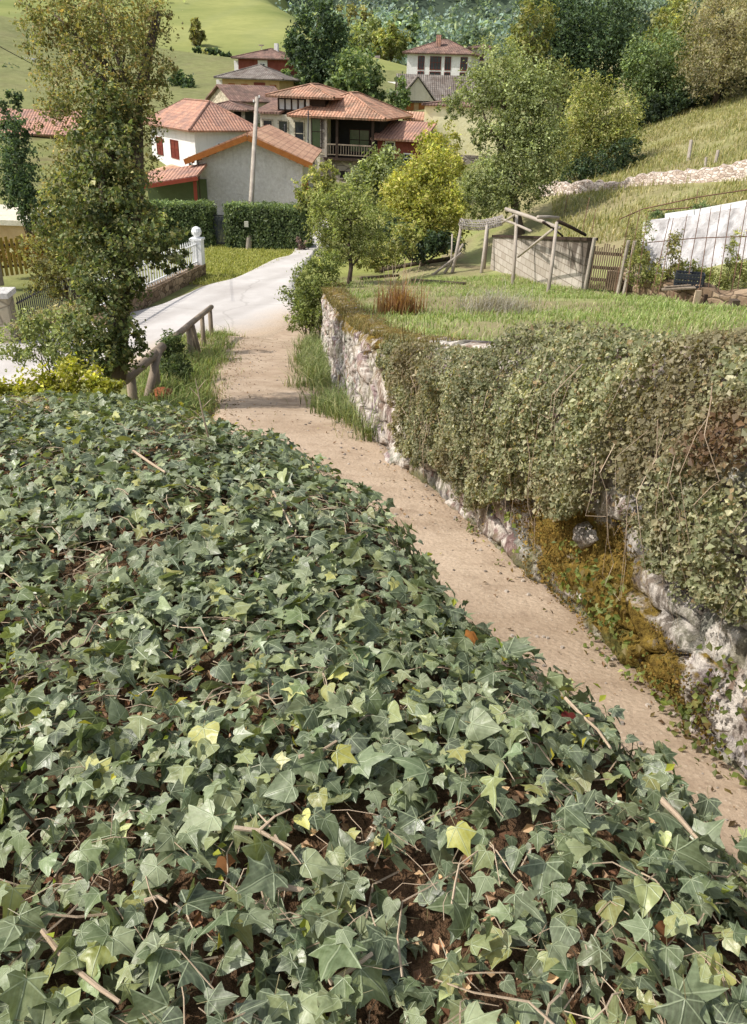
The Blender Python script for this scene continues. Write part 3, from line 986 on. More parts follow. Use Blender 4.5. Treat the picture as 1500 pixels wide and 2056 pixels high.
def leaf_template(kind):
    h = HALF[kind]
    ring = [np.array(p) for p in h] + [np.array((-x, y)) for x, y in reversed(h[1:-1])]
    c = np.array([0, .26])
    n = len(ring)
    V = [c] + [c + (p - c) * .52 for p in ring] + ring
    F3 = [(0, 1 + k, 1 + (k + 1) % n) for k in range(n)]
    F4 = [(1 + k, 1 + n + k, 1 + n + (k + 1) % n, 1 + (k + 1) % n) for k in range(n)]
    # stalk
    b = len(V)
    V += [np.array((-.012, 0)), np.array((.012, 0)), np.array((.012, -.45)), np.array((-.012, -.45))]
    F4.append((b, b + 3, b + 2, b + 1))
    return np.array(V), np.array(F3)[:, ::-1], np.array(F4)[:, ::-1], n


def ivy_mesh(name, P, N, size, ang, cols, r, kinds, tilt):
    allV, all3, all4, allc, alluv = [], [], [], [], []
    off = 0
    names = list(HALF)
    pick_k = r.choice(len(names), len(P), p=kinds)
    for ki, nm in enumerate(names):
        sel = pick_k == ki
        m_ = int(sel.sum())
        if not m_: continue
        tv, f3, f4, nr = leaf_template(nm)
        nrm = N[sel] + r.normal(0, 1, (m_, 3)) * tilt
        nrm[:, 2] = np.where(nrm[:, 2] < .05, np.abs(nrm[:, 2]) + .08, nrm[:, 2])
        # tips hang towards the open side: down the bank and to the viewer's side
        t, s, n = rot_basis(nrm, np.zeros(m_))
        want = np.stack([np.cos(ang[sel]), np.sin(ang[sel]), np.full(m_, -.15)], 1)
        t = want - n * (want * n).sum(1, keepdims=True)
        t /= np.linalg.norm(t, axis=1, keepdims=True)
        s = np.cross(t, n)
        L = size[sel][:, None, None]
        x, y = tv[:, 0], tv[:, 1]
        wx_ = r.uniform(.85, 1.12, (m_, 1))
        fold = r.uniform(-.15, .55, (m_, 1))
        curl = r.uniform(-.1, .45, (m_, 1))
        wave = r.uniform(0, .055, (m_, 1))
        ph = r.uniform(0, 6.28, (m_, 1))
        asym = r.normal(0, .06, (m_, 1))
        stalk = (np.arange(len(tv)) >= len(tv) - 4)[None]
        z = np.abs(x)[None] * fold - curl * (y[None] - .25) ** 2 - .25 * np.abs(x)[None] ** 2 + wave * np.sin(9 * (x + y)[None] + ph) * (np.hypot(x, y)[None] > .2)
        z = np.where(stalk, -np.abs(y)[None] * .7, z)
        X = x[None] * wx_ + asym * y[None] ** 2
        W = P[sel][:, None] + L * (X[:, :, None] * s[:, None] + y[None, :, None] * t[:, None] + z[:, :, None] * n[:, None])
        k = np.arange(m_)[:, None, None] * len(tv) + off
        all3.append((f3[None] + k).reshape(-1, 3))
        all4.append((f4[None] + k).reshape(-1, 4))
        c = np.repeat(cols[sel][:, None], len(tv), 1)
        c[:, -4:] = lin('9a8a58') * .6
        allV.append(W.reshape(-1, 3))
        allc.append(c.reshape(-1, 3))
        uvt = tv.copy()
        uvt[-4:] = (.5, -.5)
        alluv.append(np.tile(uvt, (m_, 1)))
        off += m_ * len(tv)
    return npmesh(name, np.concatenate(allV), [np.concatenate(all3), np.concatenate(all4)], np.concatenate(allc), np.concatenate(alluv))


IVC = [lin('5a6a4c') * .95, lin('768262') * 1.0, lin('46553a') * .88, lin('949c7c') * 1.0, lin('9ea46e') * .98, lin('b6b060') * .98, lin('68784c') * .95]
IVP = np.array([.24, .20, .16, .15, .13, .05, .07])


def gap(cn):
    q = fbm(cn[:, 0], cn[:, 1], .55, 95)
    q2 = fbm(cn[:, 0], cn[:, 1], .22, 97)
    near = sstep(2.2, .8, cn[:, 1])
    thin = sstep(.62, .44, q * .6 + q2 * .4 + .0)
    return .40 + thin * .60


# understorey
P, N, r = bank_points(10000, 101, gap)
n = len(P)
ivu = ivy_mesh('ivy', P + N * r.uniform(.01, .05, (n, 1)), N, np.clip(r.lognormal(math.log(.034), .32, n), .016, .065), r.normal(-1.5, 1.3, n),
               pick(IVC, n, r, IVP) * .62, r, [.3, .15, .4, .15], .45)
# canopy: larger glossy leaves
P2, N2, r2 = bank_points(26000, 102, gap)
n2 = len(P2)
y_ = P2[:, 1]
big = np.clip(r2.lognormal(math.log(.047), .34, n2), .018, .09) * np.interp(y_, [.5, 2, 4.5], [1.0, .95, .82])
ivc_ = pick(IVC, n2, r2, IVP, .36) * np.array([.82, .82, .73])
patch = fbm(P2[:, 0], P2[:, 1], .5, 99)
ivc_ = ivc_ * (1 - .35 * sstep(.5, .7, patch)[:, None]) + (lin('93a35c') * .6)[None] * (.35 * sstep(.5, .7, patch)[:, None])
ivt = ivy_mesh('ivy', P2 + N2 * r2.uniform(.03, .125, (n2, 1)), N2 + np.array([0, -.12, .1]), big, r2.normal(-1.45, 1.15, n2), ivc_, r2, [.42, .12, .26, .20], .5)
bmj = bmesh.new()
bmj.from_mesh(ivu)
bmj.from_mesh(ivt)
mej = bpy.data.meshes.new('ivy')
bmj.to_mesh(mej)
bmj.free()
tag(link('ivy', mej, M['ivy']), 'dark green lobed ivy leaves carpeting the bank in front', 'ivy', kind='stuff')

# small mixed plants: yellow green leaflets among the ivy
P, N, r = bank_points(1500, 103, lambda c: .15 + sstep(.5, .65, fbm(c[:, 0], c[:, 1], .5, 98)))
n = len(P)
V, Fc, c = leafquads(P + N * r.uniform(.05, .15, (n, 1)), r.uniform(.015, .04, n), N + r.normal(0, .5, (n, 3)), r.uniform(0, 6.28, n), pick(['a3a83c', '8a9a3c', 'c2b848', '6f8a34'], n, r) * .85, .6)
tag(link('clover_leaves', npmesh('clover_leaves', V, Fc, c, smooth=False), M['leaf']), 'small yellow green leaflets scattered between the ivy leaves', 'leaflets', kind='stuff')

# dry leaf litter and twigs under the ivy
P, N, r = bank_points(11000, 104, lambda c: np.maximum(.03, 1.35 - gap(c)))
n = len(P)
V, Fc, c = leafquads(P + N * .025, r.uniform(.012, .036, n), N + r.normal(0, .5, (n, 3)), r.uniform(0, 6.28, n), pick(['7a5a42', '9a765a', '5a4232', 'b8987a', '6a4a38', 'cdb08a'], n, r) * 1.3, .6, .2)
tag(link('dead_leaf_litter', npmesh('dead_leaf_litter', V, Fc, c, smooth=False), M['dryleaf']), 'crumbled brown dead leaves on the earth under the ivy', 'litter', kind='stuff')


def twig_pts(p, a, L, r, lift=.03, bend=.3, seg=5):
    o = []
    for k in range(seg):
        f = k / (seg - 1)
        q = p + np.array([math.cos(a), math.sin(a), 0]) * L * f
        a += r.normal(0, bend)
        q[2] = Mz(q[0], q[1]) + lift + .02 * math.sin(f * 3.14)
        o.append(q)
    return o


mb = MB()
P, N, r = bank_points(900, 105, lambda c: .2 + 1.2 * np.maximum(0, 1 - gap(c)))
for p in P:
    mb.tube(twig_pts(p, r.uniform(0, 6.28), r.uniform(.08, .3), r, r.uniform(.03, .10), .2), np.linspace(1, .5, 5) * r.uniform(.001, .0032), 4)
P, N, r = bank_points(3400, 1055, lambda c: .25 + np.maximum(0, 1 - gap(c)))
for p in P:
    mb.tube(twig_pts(p, r.uniform(0, 6.28), r.uniform(.05, .16), r, r.uniform(.03, .085), .25, 4), np.linspace(1, .5, 4) * r.uniform(.0008, .0022), 3)
tag(mb.build('dead_twigs', M['twig']), 'thin dry twigs tangled on the earth between the ivy leaves', 'twigs', kind='stuff')
mb = MB()
P, N, r = bank_points(260, 106)
for p in P:
    mb.tube(twig_pts(p, r.uniform(0, 6.28), r.uniform(.15, .45), r, r.uniform(.02, .06), .3), np.linspace(1, .6, 5) * r.uniform(.0015, .0035), 4)
tag(mb.build('ivy_runners', M['twigd']), 'brown creeping runners of the ivy along the bank', 'ivy runners', kind='stuff')

# the dry stems one can point at
def stem(label, pxs, rad, lift=.10, mat='twig', group='dry stems lying on the ivy', branches=()):
    mb = MB()
    pts = []
    for px, py in pxs:
        q = on(px, py, lambda x, y: Mz(x, y) + lift, .6, 9)
        pts.append(q)
    mb.tube(pts, np.linspace(1, .6, len(pts)) * rad, 6, jitter=.15)
    for i, dx, dy, dz in branches:
        mb.tube([pts[i], pts[i] + np.array([dx, dy, dz]) * .5 + np.array([0, 0, .01]), pts[i] + np.array([dx, dy, dz])], [rad * .7, rad * .5, rad * .3], 5)
    tag(mb.build('dry_stick', M[mat]), label, 'dry stem', group)


stem('straight pale dry stem beside a brown bare patch in the upper ivy', [(548, 985), (566, 1020), (584, 1055)], .006)
stem('knotted pale stem winding down the ivy edge beside the path', [(1140, 1378), (1136, 1402), (1172, 1440), (1200, 1465), (1226, 1502)], .0055, .12)
stem('short thick bleached stick low on the ivy edge at the right', [(1325, 1603), (1362, 1640), (1400, 1684)], .0075, .11)
stem('forked pale dry stem with side shoots in the middle of the ivy', [(470, 1662), (520, 1668), (560, 1690), (585, 1700)], .005, .11, branches=[(1, .06, .04, .02), (2, -.05, .06, .01), (2, .05, -.05, .0)])
stem('pale stick pointing right under a large ivy leaf', [(545, 1778), (590, 1784), (632, 1792)], .0065, .10)
stem('pale stick slanting up to the right at the bottom of the ivy', [(662, 1972), (704, 1945), (748, 1915)], .006, .10)
stem('long curved bleached stem among the brown litter at bottom left', [(85, 1868), (118, 1912), (150, 1945), (200, 1985), (240, 2012)], .0055, .10)
stem('thin dry stem slanting through the upper left ivy', [(268, 905), (300, 928), (332, 948)], .007, .12)
stem('pale twig leaning across the lower left ivy beside a brown leaf', [(290, 1810), (318, 1800), (335, 1812)], .005, .1)
stem('brown twig curving under the yellow leaf in the middle of the ivy', [(600, 1520), (640, 1512), (676, 1488)], .0055, .11)
mb = MB()
b = on(425, 905, lambda x, y: Mz(x, y), .6, 9)
tp = b + np.array([-.06, .02, .38])
mb.tube([b, b + np.array([-.035, .01, .2]), tp], [.006, .005, .002], 5)
for f, dx in ((.45, -.07), (.6, .05), (.75, -.05), (.85, .04)):
    q = b + (tp - b) * f
    mb.tube([q, q + np.array([dx, .01, .05])], [.0025, .001], 4)
tag(mb.build('dry_stalk', M['twig']), 'thin upright dry stalk standing out of the ivy in front of the shaded path', 'stalk')

# fallen leaves one can point at
def dead_leaf(label, px, py, size, colr, ang, lift=.13, name='fallen_leaf', group='fallen leaves on the ivy', mat='dryleaf'):
    q = on(px, py, lambda x, y: Mz(x, y) + lift, .6, 9)
    r = np.random.default_rng(int(px * 7 + py))
    me = ivy_mesh(name, q[None], np.array([[.1, -.3, .9]]), np.array([size * .8]), np.array([ang]), np.array([lin(colr)]) * .6, r, [.6, 0, 0, .4] if mat == 'ivy' else [0, 0, .5, .5], .35)
    tag(link(name, me, M[mat]), label, 'leaf', group)


dead_leaf('round orange brown leaf at the ivy edge in front of the path', 945, 1268, .06, 'd08a48', -1.3, .16)
dead_leaf('bright yellow ivy leaf near the middle of the bottom ivy', 915, 1660, .085, 'd6d25a', -1.2, .13, mat='ivy')
dead_leaf('yellow curled leaf beside a pale twig in the middle of the ivy', 676, 1508, .07, 'c9c44a', -.4, .13, mat='ivy')
dead_leaf('tan crumpled dead leaf at the lower left of the ivy', 252, 1898, .06, 'b08a5c', -1.8, .08)
dead_leaf('brown dead leaf left of the forked pale stem', 450, 1720, .05, '9a6a40', -1.2, .08)
dead_leaf('brown dead leaf low at the right between ivy leaves', 1338, 1860, .055, '8a5c3c', -2.0, .08)
dead_leaf('small yellow leaf on the litter at bottom left', 118, 1985, .045, 'd8c840', -1.0, .09, mat='ivy')
dead_leaf('yellow green leaf lying above the tan dead leaf', 205, 1888, .085, 'aab04c', -1.6, .12, mat='ivy')
dead_leaf('pale yellow leaf at the right bottom of the ivy', 1405, 1795, .06, 'c8cc5c', -1.0, .13, mat='ivy')
dead_leaf('dark red leaf beside the knotted stem at the ivy edge', 1142, 1432, .05, '6a2a24', -1.8, .11)
# ------------------------------------------------------------------ old stone wall with ivy curtain
def wall_norm(y):
    d = (wx(y + .3) - wx(y - .3)) / .6
    n = np.stack([-np.ones_like(d), d, np.zeros_like(d)], -1)
    return n / np.linalg.norm(n, axis=-1, keepdims=True)


def cells(a, b, seed):
    """jittered cell pattern: nearest and second nearest distance and a random value per cell"""
    a, b = np.asarray(a, float), np.asarray(b, float)
    ia, ib = np.floor(a), np.floor(b)
    f1 = np.full(a.shape, 9.0)
    f2 = np.full(a.shape, 9.0)
    cid = np.zeros(a.shape)
    for da in (-1, 0, 1):
        for db in (-1, 0, 1):
            ca, cb = ia + da, ib + db
            d = np.hypot(ca + _hash(ca, cb, seed) - a, cb + _hash(ca, cb, seed + 1) - b)
            k = d < f1
            f2 = np.where(k, f1, np.minimum(f2, d))
            f1 = np.where(k, d, f1)
            cid = np.where(k, _hash(ca, cb, seed + 2), cid)
    return f1, f2, cid


def wall_pt(y, h):
    """face of the wall: y along, h 0 foot .. 1 top; returns points"""
    z0, z1 = pz(y) - .12, wt(y)
    z = z0 + (z1 - z0) * h
    batter = .10 * (1 - h)
    n = wall_norm(y)
    P = np.stack([wx(y), y, z], -1)
    # coarse stones sticking out, rounded crest
    f1, f2, cid = cells(y * 2.3 + (fbm(y, z, .5, 204) - .5) * .9, z * 3.9 + (fbm(z, y, .5, 206) - .5) * .9, 207)
    stone = sstep(.0, .16, f2 - f1)
    dsp = stone * .06 + (cid - .5) * .08 * stone + (fbm(y, z, 1.3, 202) - .5) * .14 + (fbm(y, z * 1.3, .16, 203) - .5) * .09
    crest = -.10 * sstep(.86, 1.0, h) ** 2
    return P + n * (dsp + batter + crest)[..., None]


yy = axis([(-2, 1.4, .1), (1.4, 9, .025), (9, 22.2, .05)])
hh = np.linspace(0, 1, 80)
YY, HH = np.meshgrid(yy, hh)
WP = wall_pt(YY, HH)
top = []
for k, dx in enumerate((.14, .3, .45)):
    q = WP[-1].copy()
    q[:, 0] = wx(yy) + dx
    q[:, 2] = wt(yy) + .02 + (vnoise(yy, yy * 0 + dx, .3, 205 + k) - .5) * .07
    top.append(q)
q = top[-1].copy()
q[:, 2] -= .5
top.append(q)
WP = np.concatenate([WP, np.array(top)], 0)
HHx = np.concatenate([HH, np.ones((4, len(yy)))], 0)
YYx = np.concatenate([YY, np.tile(yy, (4, 1))], 0)
nr, nc = WP.shape[:2]
ii = (np.arange(nr - 1)[:, None] * nc + np.arange(nc - 1)[None]).ravel()
WFc = np.stack([ii, ii + nc, ii + nc + 1, ii + 1], 1)
n1 = fbm(YYx, HHx * 1.5, .8, 211)
mossv = sstep(.62, 1.0, HHx) * sstep(7.0, 9.0, YYx) * .63 + sstep(1.1, .4, np.hypot((YYx - 4.6) / 1.0, (HHx - .28) / .24)) * .85 + sstep(1.1, .3, np.hypot((YYx - 3.7) / .8, (HHx - .12) / .2)) * .7
greenv = sstep(.25, .0, HHx) * .45 + sstep(.3, .7, n1) * .25 + sstep(14, 9, YYx) * .05
zz_ = (pz(YYx) - .12) + (wt(YYx) - pz(YYx) + .12) * HHx
f1, f2, _c = cells(YYx * 2.3 + (fbm(YYx, zz_, .5, 204) - .5) * .9, zz_ * 3.9 + (fbm(zz_, YYx, .5, 206) - .5) * .9, 207)
crev = sstep(.10, .0, f2 - f1) * .85
wc = np.stack([mossv.ravel(), greenv.ravel(), crev.ravel()], 1)
tag(link('stone_wall', npmesh('stone_wall', WP.reshape(-1, 3), WFc, wc), M['wall']), 'old rubble retaining wall with pale lichen and ochre moss along the path', 'wall')
# end of the wall towards the road
mb = MB()
e = WP[:80, -1]
pts = [tuple(p) for p in e[::7]] + [tuple(e[-1])]
back = [(p[0] + .75, p[1] + .12, p[2]) for p in pts]
for a in range(len(pts) - 1):
    mb.poly([pts[a], back[a], back[a + 1], pts[a + 1]])


def creeper(n, seed, fun, size, cols, p, off, mat='leaf', name='creeper', label='', asp=.75):
    r = np.random.default_rng(seed)
    y = r.uniform(.4, 9.4, n) ** 1.0
    h = r.uniform(0, 1.16, n)
    k = fun(y, h, r)
    y, h = y[k], h[k]
    hc = np.minimum(h, 1.0)
    over = np.maximum(h - 1, 0) / .16
    P = wall_pt(y, hc)
    nm = wall_norm(y)
    bulge = .05 + .30 * sstep(.25, .85, hc) * sstep(.25, .7, fbm(y + hc * .5, hc * .7, .75, 221)) + .2 * fbm(y + hc * .3, hc * .9, .22, 222)
    bulge = bulge * sstep(9.3, 7.2, y) if not off else (bulge * off + .012)
    P = P + nm * (bulge * (1 - over) * r.uniform(.55, 1.08, len(y)))[:, None]
    P[:, 0] += over * r.uniform(.1, .75, len(y))
    P[:, 2] += (-.04 + .24 * sstep(.3, .75, fbm(y, y * 0, 1.3, 225))) * sstep(.8, 1.05, h) * r.uniform(.2, 1.1, len(y)) * sstep(9.2, 7, y)
    nn = nm + np.array([0, 0, .55]) + r.normal(0, .55, (len(y), 3))
    sz = np.minimum(size * r.lognormal(0, .42, len(y)), .052)
    pc = fbm(y + hc * .4, hc * 1.2, .35, 231)
    wc_ = sstep(.5, .68, fbm(y + hc * .3, hc * 1.4, .6, 233)) * (off == 0)
    C = pick(cols, len(y), r, p) * (.45 + 1.15 * pc)[:, None]
    C = C * (1 - .3 * wc_[:, None]) + (lin('9c7e62') * .8)[None] * .3 * wc_[:, None]
    red = sstep(.9, .2, np.hypot((y - 3.3) / .45, (h - .82) / .16))
    C = C * (1 - .7 * red[:, None]) + (lin('8a5540') * .6)[None] * .7 * red[:, None]
    V, Fc, c = leafquads(P, sz, nn, r.uniform(0, 6.28, len(y)), C, asp, .14)
    return V, Fc, c


def cover(y, h, r):
    lowb = np.interp(y, [0, 2.4, 3.2, 4.2, 5.2, 6.2, 7.4, 8.3, 9.4], [.42, .44, .42, .48, .46, .30, .22, .45, 1.05])
    e = fbm(y, h * 2, .6, 241)
    hole = fbm(y, h * 2.2, .33, 242)
    return (h > lowb + (e - .5) * .45) & (hole > r.uniform(.22, .52, len(y)))


CRC = [lin('7f8462') * .95, lin('98997a') * .95, lin('646a4a') * .9, lin('b4b08c') * .95, lin('a08a68') * .9, lin('ccc8a8') * .95]
V, Fc, c = creeper(230000, 251, cover, .021, CRC, [.28, .26, .18, .14, .08, .06], 0)
V2, F2, c2 = creeper(24000, 252, cover, .042, CRC, [.34, .24, .22, .12, .04, .04], 0)
tag(link('creeper', npmesh('creeper', np.concatenate([V, V2]), np.concatenate([Fc, F2 + len(V)]), np.concatenate([c, c2]), smooth=False), M['leaf']),
    'thick curtain of small leaved creeper hanging down the stone wall', 'creeper', kind='stuff')


def lowplants(y, h, r):
    q = fbm(y, h * 2, .5, 243)
    return (h < .34) & (y < 6.5) & (q > r.uniform(.42, .62, len(y))) & (y > 1.5)


V, Fc, c = creeper(16000, 253, lowplants, .036, [lin('8a9a4c') * .62, lin('6b7c3c') * .6, lin('a8ad68') * .62, lin('9a8050') * .6], [.35, .3, .2, .15], .8)
tag(link('wall_weeds', npmesh('wall_weeds', V, Fc, c, smooth=False), M['leaf']), 'small weeds sprouting from the foot of the stone wall', 'weeds', kind='stuff')


def mossf(y, h, r):
    q = fbm(y, h * 2.0, .35, 244)
    a = np.hypot((y - 4.7) / .72, (h - .30) / .19)
    b = np.hypot((y - 3.8) / .75, (h - .13) / .14)
    cap = (y > 8.2) & (h > .78)
    return ((np.minimum(a, b) < .55 + q) & (q > r.uniform(.40, .56, len(y)))) | (cap & (q > r.uniform(.45, .8, len(y))) & (y < 9.4))


V, Fc, c = creeper(130000, 254, mossf, .011, [lin('7a6230') * .7, lin('967a42') * .75, lin('5a4a26') * .65, lin('77743f') * .7], [.35, .25, .25, .15], .25, asp=.9)
tag(link('moss', npmesh('moss', V, Fc, c, smooth=False), M['moss']), 'ochre moss cushions on the lower stones of the wall', 'moss', kind='stuff')

# bare vines hanging in the creeper
mb = MB()
r = np.random.default_rng(260)
for k in range(60):
    y0 = r.uniform(1.6, 7.5)
    h0 = r.uniform(.55, 1.0)
    o = []
    dy = r.normal(0, .25)
    for j in range(6):
        y = y0 + dy * j / 5 + r.normal(0, .02)
        h = h0 - j / 5 * r.uniform(.25, .5)
        a = np.array([y])
        b = np.array([max(.05, h)])
        bl = .10 + .36 * sstep(.25, .8, b) * fbm(a, b * 2, .8, 221) + .16 * fbm(a, b * 2.2, .3, 222)
        o.append((wall_pt(a, b) + wall_norm(a) * bl[:, None])[0])
    mb.tube(o, np.linspace(1, .5, 6) * r.uniform(.0012, .003), 4)
tag(mb.build('hanging_vines', M['twig']), 'thin bare vines hanging through the creeper on the wall', 'vines', kind='stuff')


# boulders set in the foot of the wall
def rock(name, label, c, rad, mat, group=None, seed=1, cat='stone', parent=None):
    bm = bmesh.new()
    bmesh.ops.create_icosphere(bm, subdivisions=4, radius=1)
    r = np.random.default_rng(seed)
    planes = [(d_ / np.linalg.norm(d_), r.uniform(.45, .8)) for d_ in r.normal(0, 1, (9, 3))]
    for v in bm.verts:
        p = np.array(v.co)
        for dv, lim in planes:
            e_ = float(p @ dv) - lim
            if e_ > 0: p = p - dv * e_ * .9
        f = 1 + (fbm(p[0] + seed * 3.1, p[1] + p[2] * 1.7, .9, seed) - .5) * .35 + (fbm(p[0] * 1.3 + p[2], p[1] + seed, .3, seed + 5) - .5) * .22
        v.co = Vector((p[0] * rad[0] * f, p[1] * rad[1] * f, p[2] * rad[2] * f))
    me = bpy.data.meshes.new(name)
    bm.to_mesh(me)
    bm.free()
    me.polygons.foreach_set('use_smooth', [True] * len(me.polygons))
    a = me.color_attributes.new('Col', 'FLOAT_COLOR', 'POINT')
    cc = np.zeros((len(me.vertices), 4), np.float32)
    co_ = np.empty(len(me.vertices) * 3, np.float32)
    me.vertices.foreach_get('co', co_)
    co_ = co_.reshape(-1, 3)
    cc[:, 0] = np.clip(co_[:, 2] / rad[2] - .15, 0, 1) * .9
    cc[:, 3] = 1
    a.data.foreach_set('color', cc.ravel())
    o = link(name, me, M[mat], parent)
    o.location = tuple(map(float, c))
    o.rotation_euler = (0, 0, r.uniform(0, 3))
    if label: tag(o, label, cat, group)
    return o


def wpt(px, py, hf):
    """point on the wall face seen at the pixel, by marching the wall plane"""
    rr_ = ray(px, py)
    best = None
    for t in np.linspace(2.5, 12, 1500):
        q = CAM + t * rr_
        if q[0] >= wx(q[1]) - hf:
            return q
    return q


for i, (px, py, sx, sz, lab) in enumerate([
        (1440, 1345, .14, .10, 'white lichened boulder topped with ochre moss at the foot of the wall'),
        (1408, 1392, .10, .08, 'small pale stone beside the path below the mossy boulder'),
        (1478, 1440, .14, .09, 'flat brown stone with a mossy top lowest in the wall'),
        (1195, 1075, .13, .12, 'white stone ringed by moss in the middle of the wall foot'),
        (1122, 1080, .09, .14, 'upright white stone left of the moss cushion'),
        (1052, 1100, .12, .11, 'broad white stone at the path edge under the creeper'),
        (1180, 1195, .13, .07, 'long pale stone lying at the path edge under the moss'),
        (815, 915, .22, .15, 'large white stone in the wall foot where the creeper starts'),
        (1290, 1130, .06, .07, 'small white stone poking out right of the moss')]):
    q = wpt(px, py, .05)
    rock('wall_stone', lab, q, (sx * .8, sx * 1.2, sz), 'wall', 'pale stones at the foot of the ivied wall', 300 + i)

# ------------------------------------------------------------------ foliage makers
def foliage(blobs, n, size, cols, p=None, seed=1, asp=.6, clump=.22, shell=.5, upbias=.35, jit=.2, drop=0.0, ncl=None):
    """blobs: (centre, radii). Leaves gathered in clumps spread through the crown."""
    r = np.random.default_rng(seed)
    C = np.array([b[0] for b in blobs], float)
    R_ = np.array([b[1] for b in blobs], float)
    w = (R_[:, 0] * R_[:, 1] * R_[:, 2]) ** (2 / 3)
    w /= w.sum()
    nc_ = ncl or max(12, n // 28)
    k = r.choice(len(C), nc_, p=w)
    d = r.normal(0, 1, (nc_, 3))
    d /= np.linalg.norm(d, axis=1, keepdims=True)
    rad = shell + (1.08 - shell) * r.random((nc_, 1)) ** .7
    cc = C[k] + d * R_[k] * rad
    csz = R_[k].mean(1) * clump * r.uniform(.6, 1.4, nc_)
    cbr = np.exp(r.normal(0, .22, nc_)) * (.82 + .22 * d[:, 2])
    j = r.integers(0, nc_, n)
    o = r.normal(0, .55, (n, 3)) * csz[j][:, None]
    o[:, 2] -= drop * np.abs(r.normal(0, 1, n)) * csz[j]
    P = cc[j] + o
    nm = d[j] * .6 + r.normal(0, .6, (n, 3)) + np.array([0, 0, upbias])
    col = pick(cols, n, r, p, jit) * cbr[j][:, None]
    return leafquads(P, size * r.lognormal(0, .3, n), nm, r.uniform(0, 6.28, n), col, asp, .14)


def pxblobs(L, d):
    o = []
    for b in L:
        cx, cy, rx, ry = b[:4]
        dd = d + (b[4] if len(b) > 4 else 0)
        ax, az = rx * dd / FPX, ry * dd / FPX
        o.append((at(cx, cy, dd), (ax, (ax + az) * .5, az)))
    return o


PAL = dict(
    fresh=['86925a', '9ca66a', '727e4a', 'aaac7c'],
    ivied=['66744a', '7c8658', '505e3c', '8f8c62'],
    dark=['46583f', '56694c', '3a4c38', '687c58'], mid=['64764c', '7a8c5e', '546846', '92a074'], olive=['7f8254', '989a66', '66693f', 'aaa878', '8c7c50'],
    yellow=['9ca250', 'b0b05e', '8a9448', 'bcb46e'], yg=['889254', 'a0a264', '727d48', 'b0ac78'], grey=['849060', '9ca676', '6e7a4e', 'b0b68a'], bluish=['667868', '768a76', '56665a', '8a9a84'],
    brown=['a09878', 'b2a98a', '8a8262', '9a9a74'])


def palette(nm, k=.62): return [np.minimum(lin(c) * k * 1.9, .7) for c in PAL[nm]]


def limbs(mb, base, top, r0, blobs, r, nl=5):
    base, top = np.array(base, float), np.array(top, float)
    pts = [base + (top - base) * f + r.normal(0, .06, 3) * np.linalg.norm(top - base) * .25 * (0 < f) for f in np.linspace(0, 1, 5)]
    mb.tube(pts, np.linspace(1, .35, 5) * r0, 7, jitter=.08)
    for c, rad in blobs[:nl]:
        s = pts[int(r.integers(1, 4))]
        c = np.array(c)
        mid = s + (c - s) * .5 + r.normal(0, .08, 3) * np.linalg.norm(c - s) + np.array([0, 0, .05])
        mb.tube([s, mid, c], [r0 * .45, r0 * .28, r0 * .1], 5)


def tree(name, label, cat, d, blobs, pal, n, leaf, trunk=None, group=None, seed=1, barkmat='bark', extra=None, ground=None, r0=.12, asp=.6, clump=.22, shell=.5, drop=0., k=.62):
    """trunk: pixel of its foot; extra: a second foliage part (name, blobs, palette, n, leaf)"""
    B = pxblobs(blobs, d)
    r = np.random.default_rng(seed)
    if trunk is not None:
        base = at(trunk[0], trunk[1], d)
        if ground is not None: base[2] = ground(base[0], base[1]) - .08
    else:
        c0 = np.mean([b[0] for b in B], 0)
        base = np.array([c0[0], c0[1], min(b[0][2] - b[1][2] for b in B)])
        g = (T if ground is None else ground)(base[0], base[1])
        base[2] = min(g, base[2]) - .1 if abs(g - base[2]) < 8 else base[2] - .5
    t = thing(name, label, cat, base, 0, group)
    top = max(B, key=lambda b: b[0][2])[0]
    mb = MB()
    limbs(mb, (0, 0, 0), np.array(top) - base, r0, [(np.array(b[0]) - base, b[1]) for b in B], r, 7)
    mb.build('trunk', M[barkmat], t, smooth=True)
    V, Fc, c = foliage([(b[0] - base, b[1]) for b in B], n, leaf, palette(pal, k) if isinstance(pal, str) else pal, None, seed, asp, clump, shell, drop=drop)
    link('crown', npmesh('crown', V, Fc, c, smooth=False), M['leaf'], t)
    if extra:
        nm, bl, pl, n2, lf = extra
        V, Fc, c = foliage([(b[0] - base, b[1]) for b in pxblobs(bl, d - .3)], n2, lf, palette(pl, k), None, seed + 1, .75, .2, .45)
        link(nm, npmesh(nm, V, Fc, c, smooth=False), M['leaf'], t)
    return t


def bush(name, label, d, blobs, pal, n, leaf, group=None, seed=1, cat='shrub', asp=.55, clump=.25, shell=.3, k=.62):
    B = pxblobs(blobs, d)
    c0 = np.mean([b[0] for b in B], 0)
    base = np.array([c0[0], c0[1], min(b[0][2] - b[1][2] for b in B)])
    t = thing(name, label, cat, base, 0, group)
    mb = MB()
    r = np.random.default_rng(seed)
    for b in B:
        for q in range(3):
            e = b[0] - base + r.normal(0, .3, 3) * np.array(b[1])
            s = np.array([e[0] * .3 + r.normal(0, .05), e[1] * .3, -.1])
            mb.tube([s, (s + e) / 2 + r.normal(0, .05, 3), e], np.array([1, .7, .3]) * max(.008, np.mean(b[1]) * .03), 5)
    mb.build('stem', M['bark'], t)
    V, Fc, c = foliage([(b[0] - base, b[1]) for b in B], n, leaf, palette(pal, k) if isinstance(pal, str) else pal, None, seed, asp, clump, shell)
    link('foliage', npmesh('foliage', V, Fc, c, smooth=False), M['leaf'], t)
    return t


